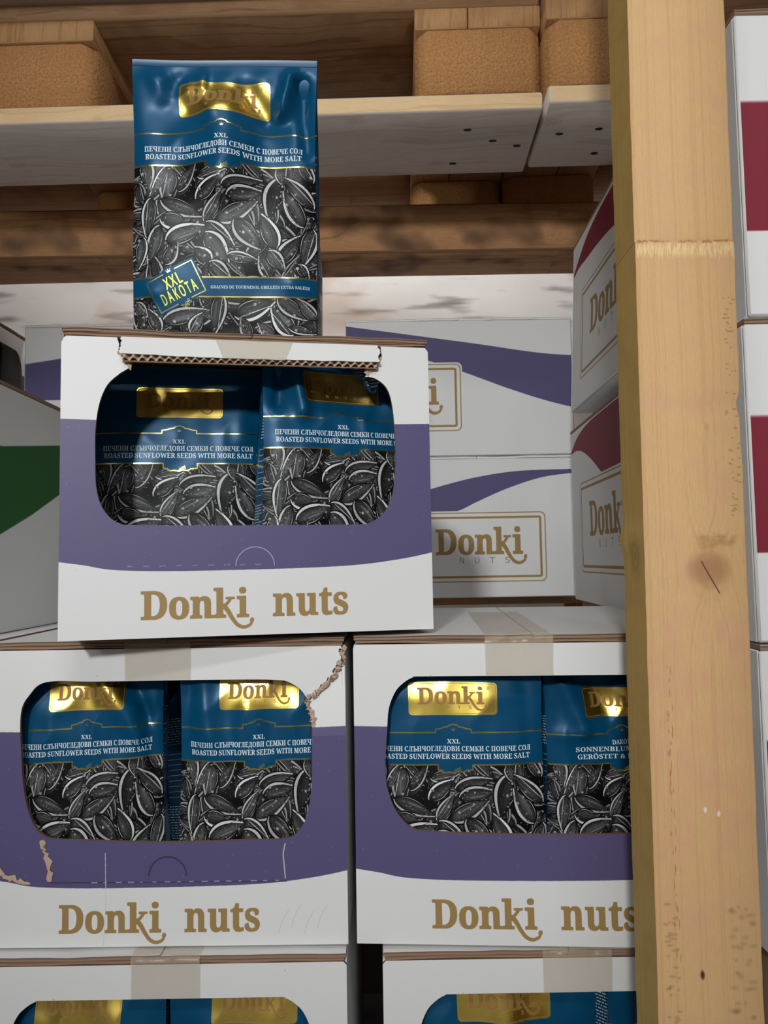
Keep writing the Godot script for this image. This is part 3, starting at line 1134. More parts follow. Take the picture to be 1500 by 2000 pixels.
# origin: front corner of the pallet's foot; dir -1 runs to the left of it, +1 to the right
func pallet(label: String, at: Vector3, turn: float, dir: float, knots: bool) -> Node3D:
	var o := thing("pallet", label, "pallet", at, turn, "wooden pallets overhead")
	var k := 1.16
	var L := 1.2 * k
	var bw := 0.1505 * k
	var bt := 0.022 * k
	var bh := 0.0785 * k + 0.003
	var dp := 0.62
	var depth := 0.145 * k
	var rows := [depth / 2, dp - depth / 2 - 0.035]
	var cols := [bw / 2, L / 2 + (0.018 if dir < 0 else 0.0), L - bw / 2]
	for i in 2:
		obj("bottom_board", slab(Vector3(L, bt, depth), 0.0025, M.pallet_pale if i == 0 else M.pallet_brown, 0.13 + 0.31 * i + (0.4 if dir > 0 else 0.0), 0.0, M.pallet_grey if i == 0 else M.pallet_brown), o, Transform3D(Basis(), Vector3(dir * L / 2, bt / 2, -rows[i])))
		for j in 3:
			obj("block", chip_block(Vector3(bw, bh, depth * 0.97)), o, Transform3D(Basis(), Vector3(dir * cols[j], bt + bh / 2, -rows[i] + (0.003 if j == 0 else 0.0))))
	for j in 3:
		var y := bt + bh + 0.0155
		if j == 0:
			obj("cross_board", slab(Vector3(bw * 0.57, 0.031, dp), 0.0015, M.pallet_tan, 0.2), o, Transform3D(Basis(), Vector3(dir * (bw * 0.285), y, -dp / 2)))
			obj("cross_board", slab(Vector3(bw * 0.42, 0.031, dp), 0.0015, M.pallet_tan, 0.7), o, Transform3D(Basis(), Vector3(dir * (bw * 0.79), y, -dp / 2)))
		else:
			obj("cross_board", slab(Vector3(bw, 0.031, dp), 0.0015, M.pallet_tan, 0.45 + 0.2 * j), o, Transform3D(Basis(), Vector3(dir * cols[j], y, -dp / 2)))
	var z := 0.0
	for i in 3:
		var wd: float = [0.178, 0.145, 0.178][i] * k
		obj("deck_board", slab(Vector3(L, bt, wd), 0.004, M.pallet_dark, 0.05 + 0.23 * i), o, Transform3D(Basis(), Vector3(dir * L / 2, bt + bh + 0.031 + bt / 2, -z - wd / 2)))
		z += wd + 0.0085 * k + 0.012
	return o


func nail(o: Node3D, at: Vector3, r: float) -> void:
	var m := CylinderMesh.new()
	m.top_radius = r
	m.bottom_radius = r * 0.8
	m.height = 0.0012
	m.radial_segments = 10
	m.rings = 1
	m.material = M.iron
	obj("nail_head", m, o, Transform3D(Basis().scaled(Vector3(1.5, 1, 0.8)), at))


# ---------------------------------------------------------------- the post
func post_section(y0: float, y1: float, w: float, d: float, proud: float, sd: int) -> ArrayMesh:
	var f := begin_smooth()
	var l := begin_smooth()
	var b := begin_smooth()
	var n := int((y1 - y0) / 0.006)
	var full := 0.9
	var edge := func(y: float, which: int) -> Vector2:
		var e := 0.0006 * wob.get_noise_2d(y * 500.0, which * 40.0 + sd) + 0.0004 * wob.get_noise_2d(y * 4000.0, which * 90.0)
		if which == 1:   # a bite of bark along the right edge
			e -= 0.0028 * exp(-pow((y - (EYE + 0.115)) / 0.006, 2.0)) + 0.001 * exp(-pow((y - (EYE + 0.10)) / 0.03, 2.0))
		if which == 2:   # the swelling of the knot on the back edge
			e += 0.0030 * exp(-pow((y - (EYE + 0.013)) / 0.010, 2.0))
		return Vector2(e, 0.5 * e)
	var bev := 0.0016
	var pt := func(y: float, c: int) -> Vector3:
		var e1: Vector2 = edge.call(y, 0)
		var e2: Vector2 = edge.call(y, 1)
		var e3: Vector2 = edge.call(y, 2)
		match c:
			0: return Vector3(-e3.x, y, -d)
			1: return Vector3(e1.x * 0.5, y, -bev + proud + e1.y)
			2: return Vector3(bev + e1.x, y, proud)
			3: return Vector3(w - bev + e2.x, y, proud)
			4: return Vector3(w + e2.x, y, -bev + proud)
			_: return Vector3(w, y, -d)
	sheet(l, 1, n, func(u: float, v: float) -> Vector3: return pt.call(lerpf(y1, y0, v), 0 if u < 0.5 else 1), Rect2(0, (1.15 - y1) / full, 0.6, (y1 - y0) / full))
	sheet(f, 1, n, func(u: float, v: float) -> Vector3: return pt.call(lerpf(y1, y0, v), 1 if u < 0.5 else 2), Rect2(0, (1.15 - y1) / full, 0.02, (y1 - y0) / full))
	sheet(f, 1, n, func(u: float, v: float) -> Vector3: return pt.call(lerpf(y1, y0, v), 2 if u < 0.5 else 3), Rect2(0.02, (1.15 - y1) / full, 0.96, (y1 - y0) / full))
	sheet(f, 1, n, func(u: float, v: float) -> Vector3: return pt.call(lerpf(y1, y0, v), 3 if u < 0.5 else 4), Rect2(0.98, (1.15 - y1) / full, 0.02, (y1 - y0) / full))
	sheet(b, 1, n, func(u: float, v: float) -> Vector3: return pt.call(lerpf(y1, y0, v), 4 if u < 0.5 else 5), Rect2(0, (1.15 - y1) / full, 0.6, (y1 - y0) / full))
	sheet(b, 1, n, func(u: float, v: float) -> Vector3: return pt.call(lerpf(y1, y0, v), 5 if u < 0.5 else 0), Rect2(0, (1.15 - y1) / full, 0.9, (y1 - y0) / full))
	for y in [y0, y1]:
		var up: float = 1.0 if y == y1 else -1.0
		var q := []
		for c in [1, 4, 5, 0]:
			q.append(pt.call(y, c))
		if up > 0:
			quad(b, q[0], q[1], q[2], q[3])
		else:
			quad(b, q[3], q[2], q[1], q[0])
	return smooth_mesh([[f, M.post_front], [l, M.post_side], [b, M.post_side]])


func make_materials() -> void:
	M.paper = plain(Color(0.885, 0.885, 0.88), 0.5)
	M.kraft = plain(Color8(146, 118, 96), 0.85)
	M.kraft_edge = plain(Color8(128, 98, 74), 0.9)
	M.torn = plain(Color8(190, 164, 140), 0.95)
	M.brown_board = plain(Color8(120, 92, 66), 0.85)
	M.iron = plain(Color8(52, 44, 38), 0.5, 0.6)
	var t := StandardMaterial3D.new()
	t.albedo_color = Color(0.80, 0.74, 0.64, 0.36)
	t.transparency = BaseMaterial3D.TRANSPARENCY_ALPHA
	t.roughness = 0.28
	M.tape = t
	# wood
	M.pallet_grey = textured(tex(wood_image(320, 1280, 3, Color8(228, 216, 204), Color8(192, 178, 164), 9.0, [[0.35, 0.6, 0.05], [0.7, 1.9, 0.045], [0.2, 2.7, 0.05], [0.62, 3.3, 0.035]], Color8(200, 188, 176), 0.4, 4.0)), 0.75)
	M.pallet_pale = textured(tex(wood_image(256, 1024, 13, Color8(232, 204, 160), Color8(204, 164, 112), 7.0, [[0.5, 0.9, 0.03]], Color8(206, 164, 116), 0.4, 4.0)), 0.75)
	M.pallet_brown = textured(tex(wood_image(256, 1024, 17, Color8(186, 138, 92), Color8(120, 80, 48), 8.0, [[0.5, 1.2, 0.05], [0.25, 3.0, 0.04]], Color8(96, 62, 38), 0.5, 4.0)), 0.75)
	M.pallet_tan = textured(tex(wood_image(256, 1024, 29, Color8(196, 150, 100), Color8(146, 104, 64), 7.0, [[0.6, 0.7, 0.04]], Color8(140, 100, 64), 0.4, 4.0)), 0.75)
	M.pallet_dark = textured(tex(wood_image(320, 1280, 41, Color8(176, 136, 98), Color8(116, 82, 54), 8.0, [[0.42, 1.3, 0.06], [0.6, 2.6, 0.05], [0.3, 3.4, 0.04]], Color8(120, 84, 54), 0.5, 4.0)), 0.7)
	M.beam = textured(tex(wood_image(256, 1024, 57, Color8(190, 142, 98), Color8(136, 94, 58), 5.0, [[0.55, 2.2, 0.05]], Color8(74, 52, 38), 0.75, 4.0)), 0.8)
	# the post: 0.9 m of it from 0.25 m up, over a width of 0.0768
	var pf := wood_image(416, 2048, 71, Color8(218, 178, 126), Color8(190, 146, 94), 11.0, [[0.62, 6.74, 0.20], [0.66, 5.33, 0.03]], Color8(208, 160, 126), 0.5, 11.7, 0.22)
	post_marks(pf)
	M.post_front = textured(tex(pf), 0.72)
	M.post_side = textured(tex(wood_image(224, 2048, 83, Color8(208, 172, 96), Color8(164, 128, 64), 6.0, [[0.35, 6.60, 0.16]], Color8(176, 138, 74), 0.4, 11.7, 0.2)), 0.75)
	var ch := StandardMaterial3D.new()
	ch.albedo_texture = tex(speckle(384, 91, Color8(158, 108, 62), Color8(202, 150, 94), 0.11, 0.4))
	ch.roughness = 0.9
	ch.uv1_triplanar = true
	ch.uv1_scale = Vector3(5, 5, 5)
	ch.heightmap_enabled = true
	ch.heightmap_texture = tex(speckle(384, 95, Color(0, 0, 0), Color(1, 1, 1), 0.10, 0.3))
	ch.heightmap_scale = 0.12
	M.chip = ch
	var wl := StandardMaterial3D.new()
	wl.albedo_texture = tex(wall_image())
	wl.roughness = 0.85
	M.wall = wl
	M.concrete = textured(tex(speckle(256, 7, Color8(168, 166, 164), Color8(190, 188, 186), 0.02, 0.2)), 0.8)
	M.room = plain(Color(0.8, 0.79, 0.78), 0.9)
	# cartons
	M.front_top = textured(front_print(0.782, 0.940, "arc", 31), 0.5)
	M.front_left = textured(front_print(0.806, 0.954, "crease", 32), 0.5)
	M.front_right = textured(front_print(0.790, 0.947, "", 33), 0.5)
	bag_materials()


# wear on the post: the fuzzy saw cut, red crayon, dirt, paint specks and a nail hole
func post_marks(im: Image) -> void:
	rng.seed = 77
	var w := im.get_width()
	var k := 2048.0 / 0.9
	var dab := func(x: float, y: float, rx: float, ry: float, c: Color, a: float) -> void:
		for j in range(int(y - ry), int(y + ry) + 1):
			for i in range(int(x - rx), int(x + rx) + 1):
				if i < 0 or j < 0 or i >= w or j >= 2048:
					continue
				var d := Vector2((i - x) / rx, (j - y) / ry).length()
				if d < 1.0:
					im.set_pixel(i, j, im.get_pixel(i, j).lerp(c, a * (1.0 - d * d)))
	var row := func(y: float) -> float: return (1.15 - EYE - y) * k
	var cut: float = row.call(0.2435)
	for i in 420:
		var x := rng.randf() * w
		dab.call(x, cut + rng.randf_range(4, 22) + 10.0 * pow(rng.randf(), 3.0), rng.randf_range(1.5, 5), rng.randf_range(4, 12), Color8(238, 206, 150), 0.42)
	for i in 60:
		dab.call(rng.randf() * w, cut + rng.randf_range(-2, 2), 9, 3, Color8(150, 104, 60), 0.5)
	# light fibres raised along the middle, reddish towards the foot
	for i in 500:
		dab.call(rng.randf() * w, row.call(rng.randf_range(-0.16, 0.10)), 1.6, rng.randf_range(8, 22), Color8(238, 206, 160), 0.25)
	for i in 260:
		dab.call(rng.randf() * w, row.call(rng.randf_range(-0.22, -0.04)), 14, rng.randf_range(12, 30), Color8(214, 158, 130), 0.16)
	for i in 46:
		dab.call(w * (0.16 + 0.06 * rng.randf()), row.call(rng.randf_range(-0.30, -0.08)), 2.4, rng.randf_range(3, 12), Color8(150, 70, 60), 0.5)
	for i in 60:
		dab.call(w * rng.randf_range(0.86, 0.97), row.call(rng.randf_range(0.03, 0.20)), rng.randf_range(4, 13), 1.8, Color8(104, 78, 54), 0.36)
	for i in 34:
		dab.call(w * (0.08 + 0.12 * rng.randf()), row.call(rng.randf_range(-0.34, -0.24)), rng.randf_range(6, 22), 3, Color8(110, 80, 54), 0.28)
		dab.call(w * (0.70 + 0.22 * rng.randf()), row.call(rng.randf_range(-0.34, -0.25)), rng.randf_range(8, 26), 5, Color8(120, 88, 60), 0.2)
	for i in 9:   # the big knot, its rings and the bark above it
		var f := 1.0 - i / 10.0
		dab.call(w * 0.62, row.call(-0.0095), 106.0 * f, 34.0 * f, Color8(156, 112, 76) if i % 2 == 0 else Color8(196, 150, 106), 0.55 if i == 0 else 0.4)
	for i in 50:
		dab.call(w * (0.52 + 0.36 * rng.randf()), row.call(0.012 + 0.006 * rng.randf() - 0.0004 * i * 0.4), rng.randf_range(8, 26), rng.randf_range(3, 8), Color8(140, 98, 56), 0.12)
	for p in [[0.50, -0.186], [0.63, -0.189]]:
		dab.call(w * p[0], row.call(p[1]), 9, 6, Color8(236, 232, 230), 0.9)
	dab.call(w * 0.42, row.call(-0.303), 11, 9, Color8(40, 26, 18), 0.95)
	for i in 40:
		dab.call(w * (0.55 + 0.0042 * i), row.call(-0.004 - 0.0006 * i), 4, 1.8, Color8(84, 54, 40), 0.8)


func wall_image() -> Image:
	var w := 1024
	var h := 512
	var a := grain_noise(101, 1.0, 4)
	var data := PackedByteArray()
	data.resize(w * h * 3)
	var i := 0
	for y in h:
		for x in w:
			var n := a.get_noise_2d(x * 0.006, y * 0.018)
			var streak := clampf(a.get_noise_2d(x * 0.016 + 50, y * 0.11) * 2.4 - 0.45, 0.0, 1.0)
			var rust := clampf(a.get_noise_2d(x * 0.012 + 200, y * 0.016) * 1.8 - 0.45, 0.0, 1.0)
			var c := Color8(222, 214, 206).lerp(Color8(196, 186, 178), clampf(0.5 + n, 0, 1)).lerp(Color8(120, 108, 102), streak * 0.85).lerp(Color8(180, 132, 100), rust * 0.7)
			data[i] = c.r8
			data[i + 1] = c.g8
			data[i + 2] = c.b8
			i += 3
	return Image.create_from_data(w, h, false, Image.FORMAT_RGB8, data)


func lamp(called: String, label: String, at: Vector3, to: Vector3, size: Vector2, col: Color, energy: float, cone := 0.0) -> void:
	var o := thing(called, label, "lamp", at)
	var body := Transform3D(Basis.looking_at(to - at, Vector3.UP), Vector3.ZERO)
	obj("housing", slab(Vector3(size.x + 0.05, size.y + 0.05, 0.05), 0.006, M.paper), o, body * Transform3D(Basis(), Vector3(0, 0, 0.032)))
	var g := plain(Color(0.9, 0.9, 0.9), 0.4)
	g.emission_enabled = true
	g.emission = col
	g.emission_energy_multiplier = 2.0
	obj("lamp_glass", slab(Vector3(size.x, size.y, 0.01), 0.002, g), o, body)
	var l: Light3D
	if cone > 0.0:
		var sp := SpotLight3D.new()
		sp.spot_angle = cone
		sp.spot_angle_attenuation = 1.0
		sp.spot_range = 12.0
		sp.spot_attenuation = 2.0
		sp.light_size = size.x * 0.5
		l = sp
	else:
		var ar := AreaLight3D.new()
		ar.area_size = size
		ar.area_range = 12.0
		ar.area_attenuation = 2.0
		l = ar
	l.name = called + "_light"
	l.light_color = col
	l.light_energy = energy
	l.shadow_enabled = true
	l.transform = body * Transform3D(Basis(), Vector3(0, 0, -0.012))
	o.add_child(l)


func _ready() -> void:
	# ---- camera, air, light, exposure
	var pitch := deg_to_rad(3.76)
	var roll := deg_to_rad(0.955)
	var up := Vector3(0, cos(pitch), sin(pitch))
	var cam := Camera3D.new()
	cam.name = "camera"
	cam.fov = rad_to_deg(2.0 * atan(1000.0 / 1450.0))
	cam.near = 0.02
	cam.far = 50.0
	cam.transform = Transform3D(Basis(Vector3.RIGHT * cos(roll) - up * sin(roll), Vector3.RIGHT * sin(roll) + up * cos(roll), Vector3(0, -sin(pitch), cos(pitch))), Vector3(0, EYE, 0))
	add_child(cam)
	cam.current = true
	var env := Environment.new()
	env.background_mode = Environment.BG_COLOR
	env.background_color = Color(0.05, 0.05, 0.05)
	env.tonemap_mode = Environment.TONE_MAPPER_LINEAR
	env.tonemap_exposure = 0.76
	env.sdfgi_enabled = true
	env.ssao_enabled = true
	env.ssil_enabled = true
	var we := WorldEnvironment.new()
	we.name = "world"
	we.environment = env
	add_child(we)

	ts = TextServerManager.get_primary_interface()
	serif = font_rid("Droid Serif", 700)
	sans = font_rid("Droid Sans", 700)
	sans_thin = font_rid("Droid Sans", 400)
	wob.seed = 4
	wob.frequency = 0.01
	wob.fractal_octaves = 2
	make_materials()

	lamp("aisle_lamp", "square white spot lamp over the aisle, a little left of the lens", Vector3(-0.65, 1.22, 2.7), Vector3(0.04, 0.16, -1.0), Vector2(0.26, 0.26), Color(0.99, 1.0, 1.0), 9.6, 16.5)
	lamp("aisle_lamp", "square white lamp over the aisle, off to the left", Vector3(-1.2, 0.82, 1.6), Vector3(0, 0.7, -0.9), Vector2(0.27, 0.27), Color(1.0, 1.0, 0.97), 0.8)
	lamp("ceiling_lamp", "long white lamp panel under the ceiling of the aisle", Vector3(0.3, 2.1, 1.6), Vector3(0.3, 0.0, 1.2), Vector2(1.2, 0.3), Color(0.98, 0.98, 1.0), 3.2)
	lamp("wall_lamp", "long white lamp strip along the wall behind the rack", Vector3(-0.1, 1.45, -1.80), Vector3(-0.1, 0.6, -1.98), Vector2(2.2, 0.10), Color(0.93, 0.97, 1.0), 3.4)

	build_room()
	build_post()
	build_pallets()
	build_cartons()
	build_bags()


func build_room() -> void:
	var y := -EYE
	structure("floor", slab(Vector3(6.4, 0.1, 5.6), 0.001, M.concrete), Transform3D(Basis(), Vector3(0, -0.05, 0.6)), "grey concrete floor under the stacked cartons")
	structure("ceiling", slab(Vector3(6.4, 0.1, 5.6), 0.001, M.room), Transform3D(Basis(), Vector3(0, 3.05, 0.7)), "plain pale ceiling above the rack")
	structure("wall_back", slab(Vector3(6.4, 3.0, 0.1), 0.001, M.wall), Transform3D(Basis(), Vector3(0, 1.5, -2.10)), "dirty whitewashed wall with grey streaks behind the rack")
	structure("wall_front", slab(Vector3(6.4, 3.0, 0.1), 0.001, M.room), Transform3D(Basis(), Vector3(0, 1.5, 3.3)), "plain pale wall across the aisle")
	structure("wall_left", slab(Vector3(0.1, 3.0, 5.4), 0.001, M.room), Transform3D(Basis(), Vector3(-3.1, 1.5, 0.6)), "plain pale wall at the left end of the aisle")
	structure("wall_right", slab(Vector3(0.1, 3.0, 5.4), 0.001, M.room), Transform3D(Basis(), Vector3(3.1, 1.5, 0.6)), "plain pale wall at the right end of the aisle")


func build_post() -> void:
	var o := thing("rack_post", "tall pine rack post with saw cut and knot, in front of the cartons", "post", Vector3(0.1897, -EYE, -0.56))
	o.rotation.z = -0.0095
	var cut := EYE + 0.2435
	obj("upper_length", post_section(cut + 0.0004, 1.9, 0.0768, 0.05, -0.0010, 3), o)
	obj("lower_length", post_section(0.0, cut, 0.0768, 0.05, 0.0006, 3), o)


func build_pallets() -> void:
	var a := pallet("wooden pallet overhead at left, with long grey bottom board and pressed-chip blocks", Vector3(0.2285, 0.618, -0.985), -0.022, -1.0, true)
	var b := pallet("wooden pallet overhead beside the post, its block mottled dark green", Vector3(0.2335, 0.618, -0.972), -0.022, 1.0, false)
	var front_a: Node3D = a.get_node("bottom_board")
	var front_b: Node3D = b.get_node("bottom_board")
	for p in [[-0.10, -0.045], [-0.06, -0.075], [-0.022, -0.090], [-0.115, -0.135], [-0.45, -0.05], [-0.56, -0.10]]:
		nail(front_a, Vector3(p[0], -0.0004, p[1]) - front_a.position, 0.0042)
	for p in [[0.03, -0.075], [0.085, -0.065], [0.095, -0.13]]:
		nail(front_b, Vector3(p[0], -0.0004, p[1]) - front_b.position, 0.0042)
	var board := Vector3(1.34, 0.42, 0.66)
	carton("brown_carton", "brown carton load standing on the left pallet deck", Vector3(-0.45, 0.618 + 0.0255 * 2 + 0.094 + 0.0315, -1.27), 0.0, board, {"plain": M.kraft})
	carton("brown_carton", "brown carton load standing on the deck of the pallet beside the post", Vector3(0.91, 0.618 + 0.0255 * 2 + 0.094 + 0.0315, -1.27), 0.0, board, {"plain": M.kraft})
	var beam := obj("rack_beam", slab(Vector3(1.75, 0.0866, 0.112), 0.004, M.beam, 0.2), self, Transform3D(Basis(), Vector3(-0.33, EYE + 0.5743, -1.306)))
	beam.set_meta("label", "dark-stained wooden rack beam running under the pallets")
	beam.set_meta("category", "beam")


func build_cartons() -> void:
	# prints of the closed cartons
	var red := Color8(128, 26, 46)
	var H := 0.276
	# back row, upper right: swoosh widening to the right
	var sw := smooth_line(V2("-10,5 150,30 265,48 385,68 475,76", 0.001), false)
	sw.append_array(smooth_line(V2("475,188 400,168 320,140 235,106 160,80 90,66 -10,60", 0.001), false))
	M.side_wide = textured(side_print(Vector2(0.45, H), sw, INK, Rect2(-0.035, 0.089, 0.262, 0.137)), 0.7)
	# back row, lower: swoosh thinning to the right
	sw = smooth_line(V2("-10,88 60,70 130,50 200,34 280,24 392,22", 0.001), false)
	sw.append_array(smooth_line(V2("392,29 320,38 250,60 190,86 150,104 90,112 -10,116", 0.001), false))
	M.side_thin = textured(side_print(Vector2(0.385, H), sw, INK, Rect2(0.056, 0.108, 0.268, 0.138)), 0.7)
	sw = V2("-10,76 100,60 460,30 460,190 200,150 -10,150", 0.001)
	M.side_left_back = textured(side_print(Vector2(0.45, H), sw, INK, Rect2(0, 0, 0, 0), false, 600.0), 0.7)
	# red cartons seen from their left sides: u runs from the far end (left) to the near end
	sw = smooth_line(V2("-5,36 40,18 90,8 150,3 220,2 480,2", 0.001), false)
	sw.append_array(smooth_line(V2("480,190 300,130 220,95 150,64 90,44 40,36 -5,38", 0.001), false))
	M.side_red_low = textured(side_print(Vector2(0.46, 0.30), sw, red, Rect2(0.062, 0.098, 0.345, 0.152)), 0.7)
	sw = smooth_line(V2("-5,50 40,32 90,16 150,8 220,6 480,6", 0.001), false)
	sw.append_array(smooth_line(V2("480,110 300,80 220,66 150,58 90,54 40,50 -5,54", 0.001), false))
	M.side_red_high = textured(side_print(Vector2(0.385, 0.29), sw, red, Rect2(0.060, 0.098, 0.305, 0.150)), 0.7)
	sw = V2("-5,84 400,84 400,208 -5,208", 0.001)
	M.red_front = textured(side_print(Vector2(0.38, 0.287), sw, red, Rect2(0, 0, 0, 0), false, 600.0), 0.7)
	var green := Color8(24, 92, 30)
	sw = V2("-5,78 20,74 80,68 130,60 230,44 405,10 405,60 300,84 230,108 150,141 80,166 20,186 -5,194", 0.001)
	M.side_green = textured(side_print(Vector2(0.40, H), sw, green, Rect2(0.0, 0.0, 0.0, 0.0), false, 1000.0), 0.7)

	# display cartons
	var open_top := smooth_ends(V2("-122,280 -120,268 -121,259 -114,258 -110,247 -119,241 -130,230 -137,212 -140,188 -140,160 -139,137 -135,121 -128,110 -119,104 -104,102 3,101 96,101 110,103 122,110 131,125 135,147 136,177 134,212 129,232 118,242 107,244 114,251 119,259 124,264 123,280"), 5, 25)
	var t := display_box("topmost display carton, its window torn up to the lid, two bags inside", Vector3(-0.1217, -0.066, -0.6888), 0.1758, M.front_top, open_top, -2.0, {"torn_top": true, "floor": 0.014, "wave": 0.0022})
	torn_flap(t)
	var win := smooth_line(V2("-71,244 -12,244 51,244 105,243 120,239 130,231 135,220 138,203 138,170 137,142 133,118 126,104 114,96 80,95 3,94 -60,96 -103,98 -115,101 -125,112 -132,131 -136,155 -138,183 -139,207 -137,222 -130,233 -121,242 -105,245"), true, 4)
	var l := display_box("display carton with ragged tear at its upper right corner, below the top one", Vector3(-0.2097, -0.3541, -0.7148), -0.009, M.front_left, win, -0.008, {"torn_corner": V2("166,275 165,268 167,264 161,256 158,248 152,241 145,236 140,230 133,227 131,224 134,215 137,208 137,200")})
	obj("torn_edge", torn_ribbon(jag(V2("-116,98 -116,91 -114,86 -112,80 -109,70 -109,60"), 0.0012, 3, 4), 0.0006, 0.0034, 5, 0.0004), l, Transform3D(Basis(), Vector3(0, 0, 0.0002)))
	obj("torn_edge", torn_ribbon(jag(V2("-160,72 -153,66 -146,63 -138,60 -127,58"), 0.0014, 3, 6), 0.0008, 0.0030, 7, 0.0004), l, Transform3D(Basis(), Vector3(0, 0, 0.0002)))
	var win2 := smooth_line(V2("1,244 -102,244 -114,243 -124,237 -131,229 -137,214 -139,192 -141,164 -140,143 -134,124 -126,112 -116,104 -98,101 -3,99 98,101 116,104 126,112 134,124 140,143 141,164 139,192 137,214 131,229 124,237 114,243 102,244"), true, 4)
	display_box("white and violet display carton partly behind the post, with neat window and tape", Vector3(0.1381, -0.3533, -0.7022), -0.0618, M.front_right, win2, -0.014, {})
	display_box("lowest display carton at left, only its lid edge and window top in view", Vector3(-0.211, -0.6385, -0.703), 0.0, M.front_right, win2, 0.005, {})
	display_box("lowest display carton beside the post, right of a dark gap", Vector3(0.162, -0.6385, -0.703), 0.0, M.front_right, win2, 0.007, {})

	display_box("display carton at the far left, seen from the side, with dark window", Vector3(-0.757, 0.2035, -1.40), PI / 2, M.front_right, win2, -2.0, {})
	# closed cartons
	carton("printed_carton", "white carton at the back, violet swoosh widening towards the red cartons", Vector3(0.1535, 0.2035, -1.53), 0.0, Vector3(0.45, H, 0.16), {"front": M.side_wide, "lid": M.paper}, "violet printed cartons at the back")
	carton("printed_carton", "white carton at the back with thin violet swoosh over a framed logo", Vector3(0.184, -0.0745, -1.53), 0.0, Vector3(0.385, 0.2765, 0.16), {"front": M.side_thin, "lid": M.paper}, "violet printed cartons at the back")
	carton("printed_carton", "white and violet carton at the back, left of the top display carton", Vector3(-0.484, 0.2035, -1.53), 0.0, Vector3(0.45, H, 0.16), {"front": M.side_left_back, "lid": M.paper}, "violet printed cartons at the back")
	carton("red_carton", "red and white carton by the post, lower of two inside the rack", Vector3(0.52, -0.0745, -1.10), -0.045, Vector3(0.38, 0.302, 0.46), {"left": M.side_red_low}, "red cartons inside the rack")
	carton("red_carton", "red and white carton by the post, upper of two inside the rack, tipped a little", Vector3(0.508, 0.2380, -1.060), -0.02, Vector3(0.38, 0.29, 0.385), {"left": M.side_red_high}, "red cartons inside the rack").rotation.z = -0.05
	for i in 3:
		var lab: String = ["red banded white carton right of the post, topmost of three", "red banded white carton right of the post, middle of three", "red banded white carton right of the post, lowest of three"][i]
		carton("red_carton", lab, Vector3(0.5135 + [0.005, 0.0, 0.0][i], [0.2125, -0.0765, -0.3425][i], -0.75), 0.0, Vector3(0.38, [0.287, 0.287, 0.264][i], 0.20), {"front": M.red_front}, "red cartons right of the post")
	carton("brown_carton", "plain brown carton under the red banded cartons, right of the post foot", Vector3(0.5270, -EYE, -0.752), 0.0, Vector3(0.38, 0.298, 0.20), {"plain": M.kraft})
	display_box("display carton under the green one, only a sliver of its lid in view", Vector3(-0.5555, -0.3541, -0.7150), 0.0, M.front_right, win2, -2.0, {})
	carton("brown_carton", "brown carton standing in the dark gap behind the lowest cartons", Vector3(-0.02, -EYE, -1.28), 0.0, Vector3(0.46, 0.40, 0.26), {"plain": M.kraft})
	rear_shelf()
	carton("green_carton", "white and green carton left of the top display carton", Vector3(-0.5865, -0.0715, -0.925), 0.0, Vector3(0.34, 0.276, 0.40), {"right": M.side_green})


# plain shelf that carries the back row, almost wholly hidden by it
func rear_shelf() -> void:
	var o := thing("rear_shelf", "plain wooden shelf behind the stacks, under the back row of cartons", "shelf", Vector3(0, -EYE, 0))
	for b in [[0.13, -0.0755, -1.575, 0.60, 0.07], [-0.48, 0.2025, -1.55, 0.46, 0.12], [-0.95, 0.2025, -1.42, 0.42, 0.38], [0.54, -0.0755, -1.19, 0.38, 0.28]]:
		obj("shelf_board", slab(Vector3(b[3], 0.018, b[4]), 0.002, M.pallet_tan, 0.3), o, Transform3D(Basis(), Vector3(b[0], EYE + b[1] - 0.009, b[2])))
		for s in [-1.0, 1.0]:
			var h: float = EYE + b[1] - 0.018
			obj("leg", slab(Vector3(0.04, h, 0.04), 0.002, M.pallet_tan, 0.1), o, Transform3D(Basis(), Vector3(b[0] + s * (b[3] / 2 - 0.03), h / 2, b[2])))


func smooth_ends(p: PackedVector2Array, a: int, b: int) -> PackedVector2Array:
	# rounds the middle of an outline, leaves its torn ends angular
	var out := PackedVector2Array()
	for i in a:
		out.append(p[i])
	out.append_array(smooth_line(p.slice(a, b + 1), false, 5))
	for i in range(b + 1, p.size()):
		out.append(p[i])
	return out


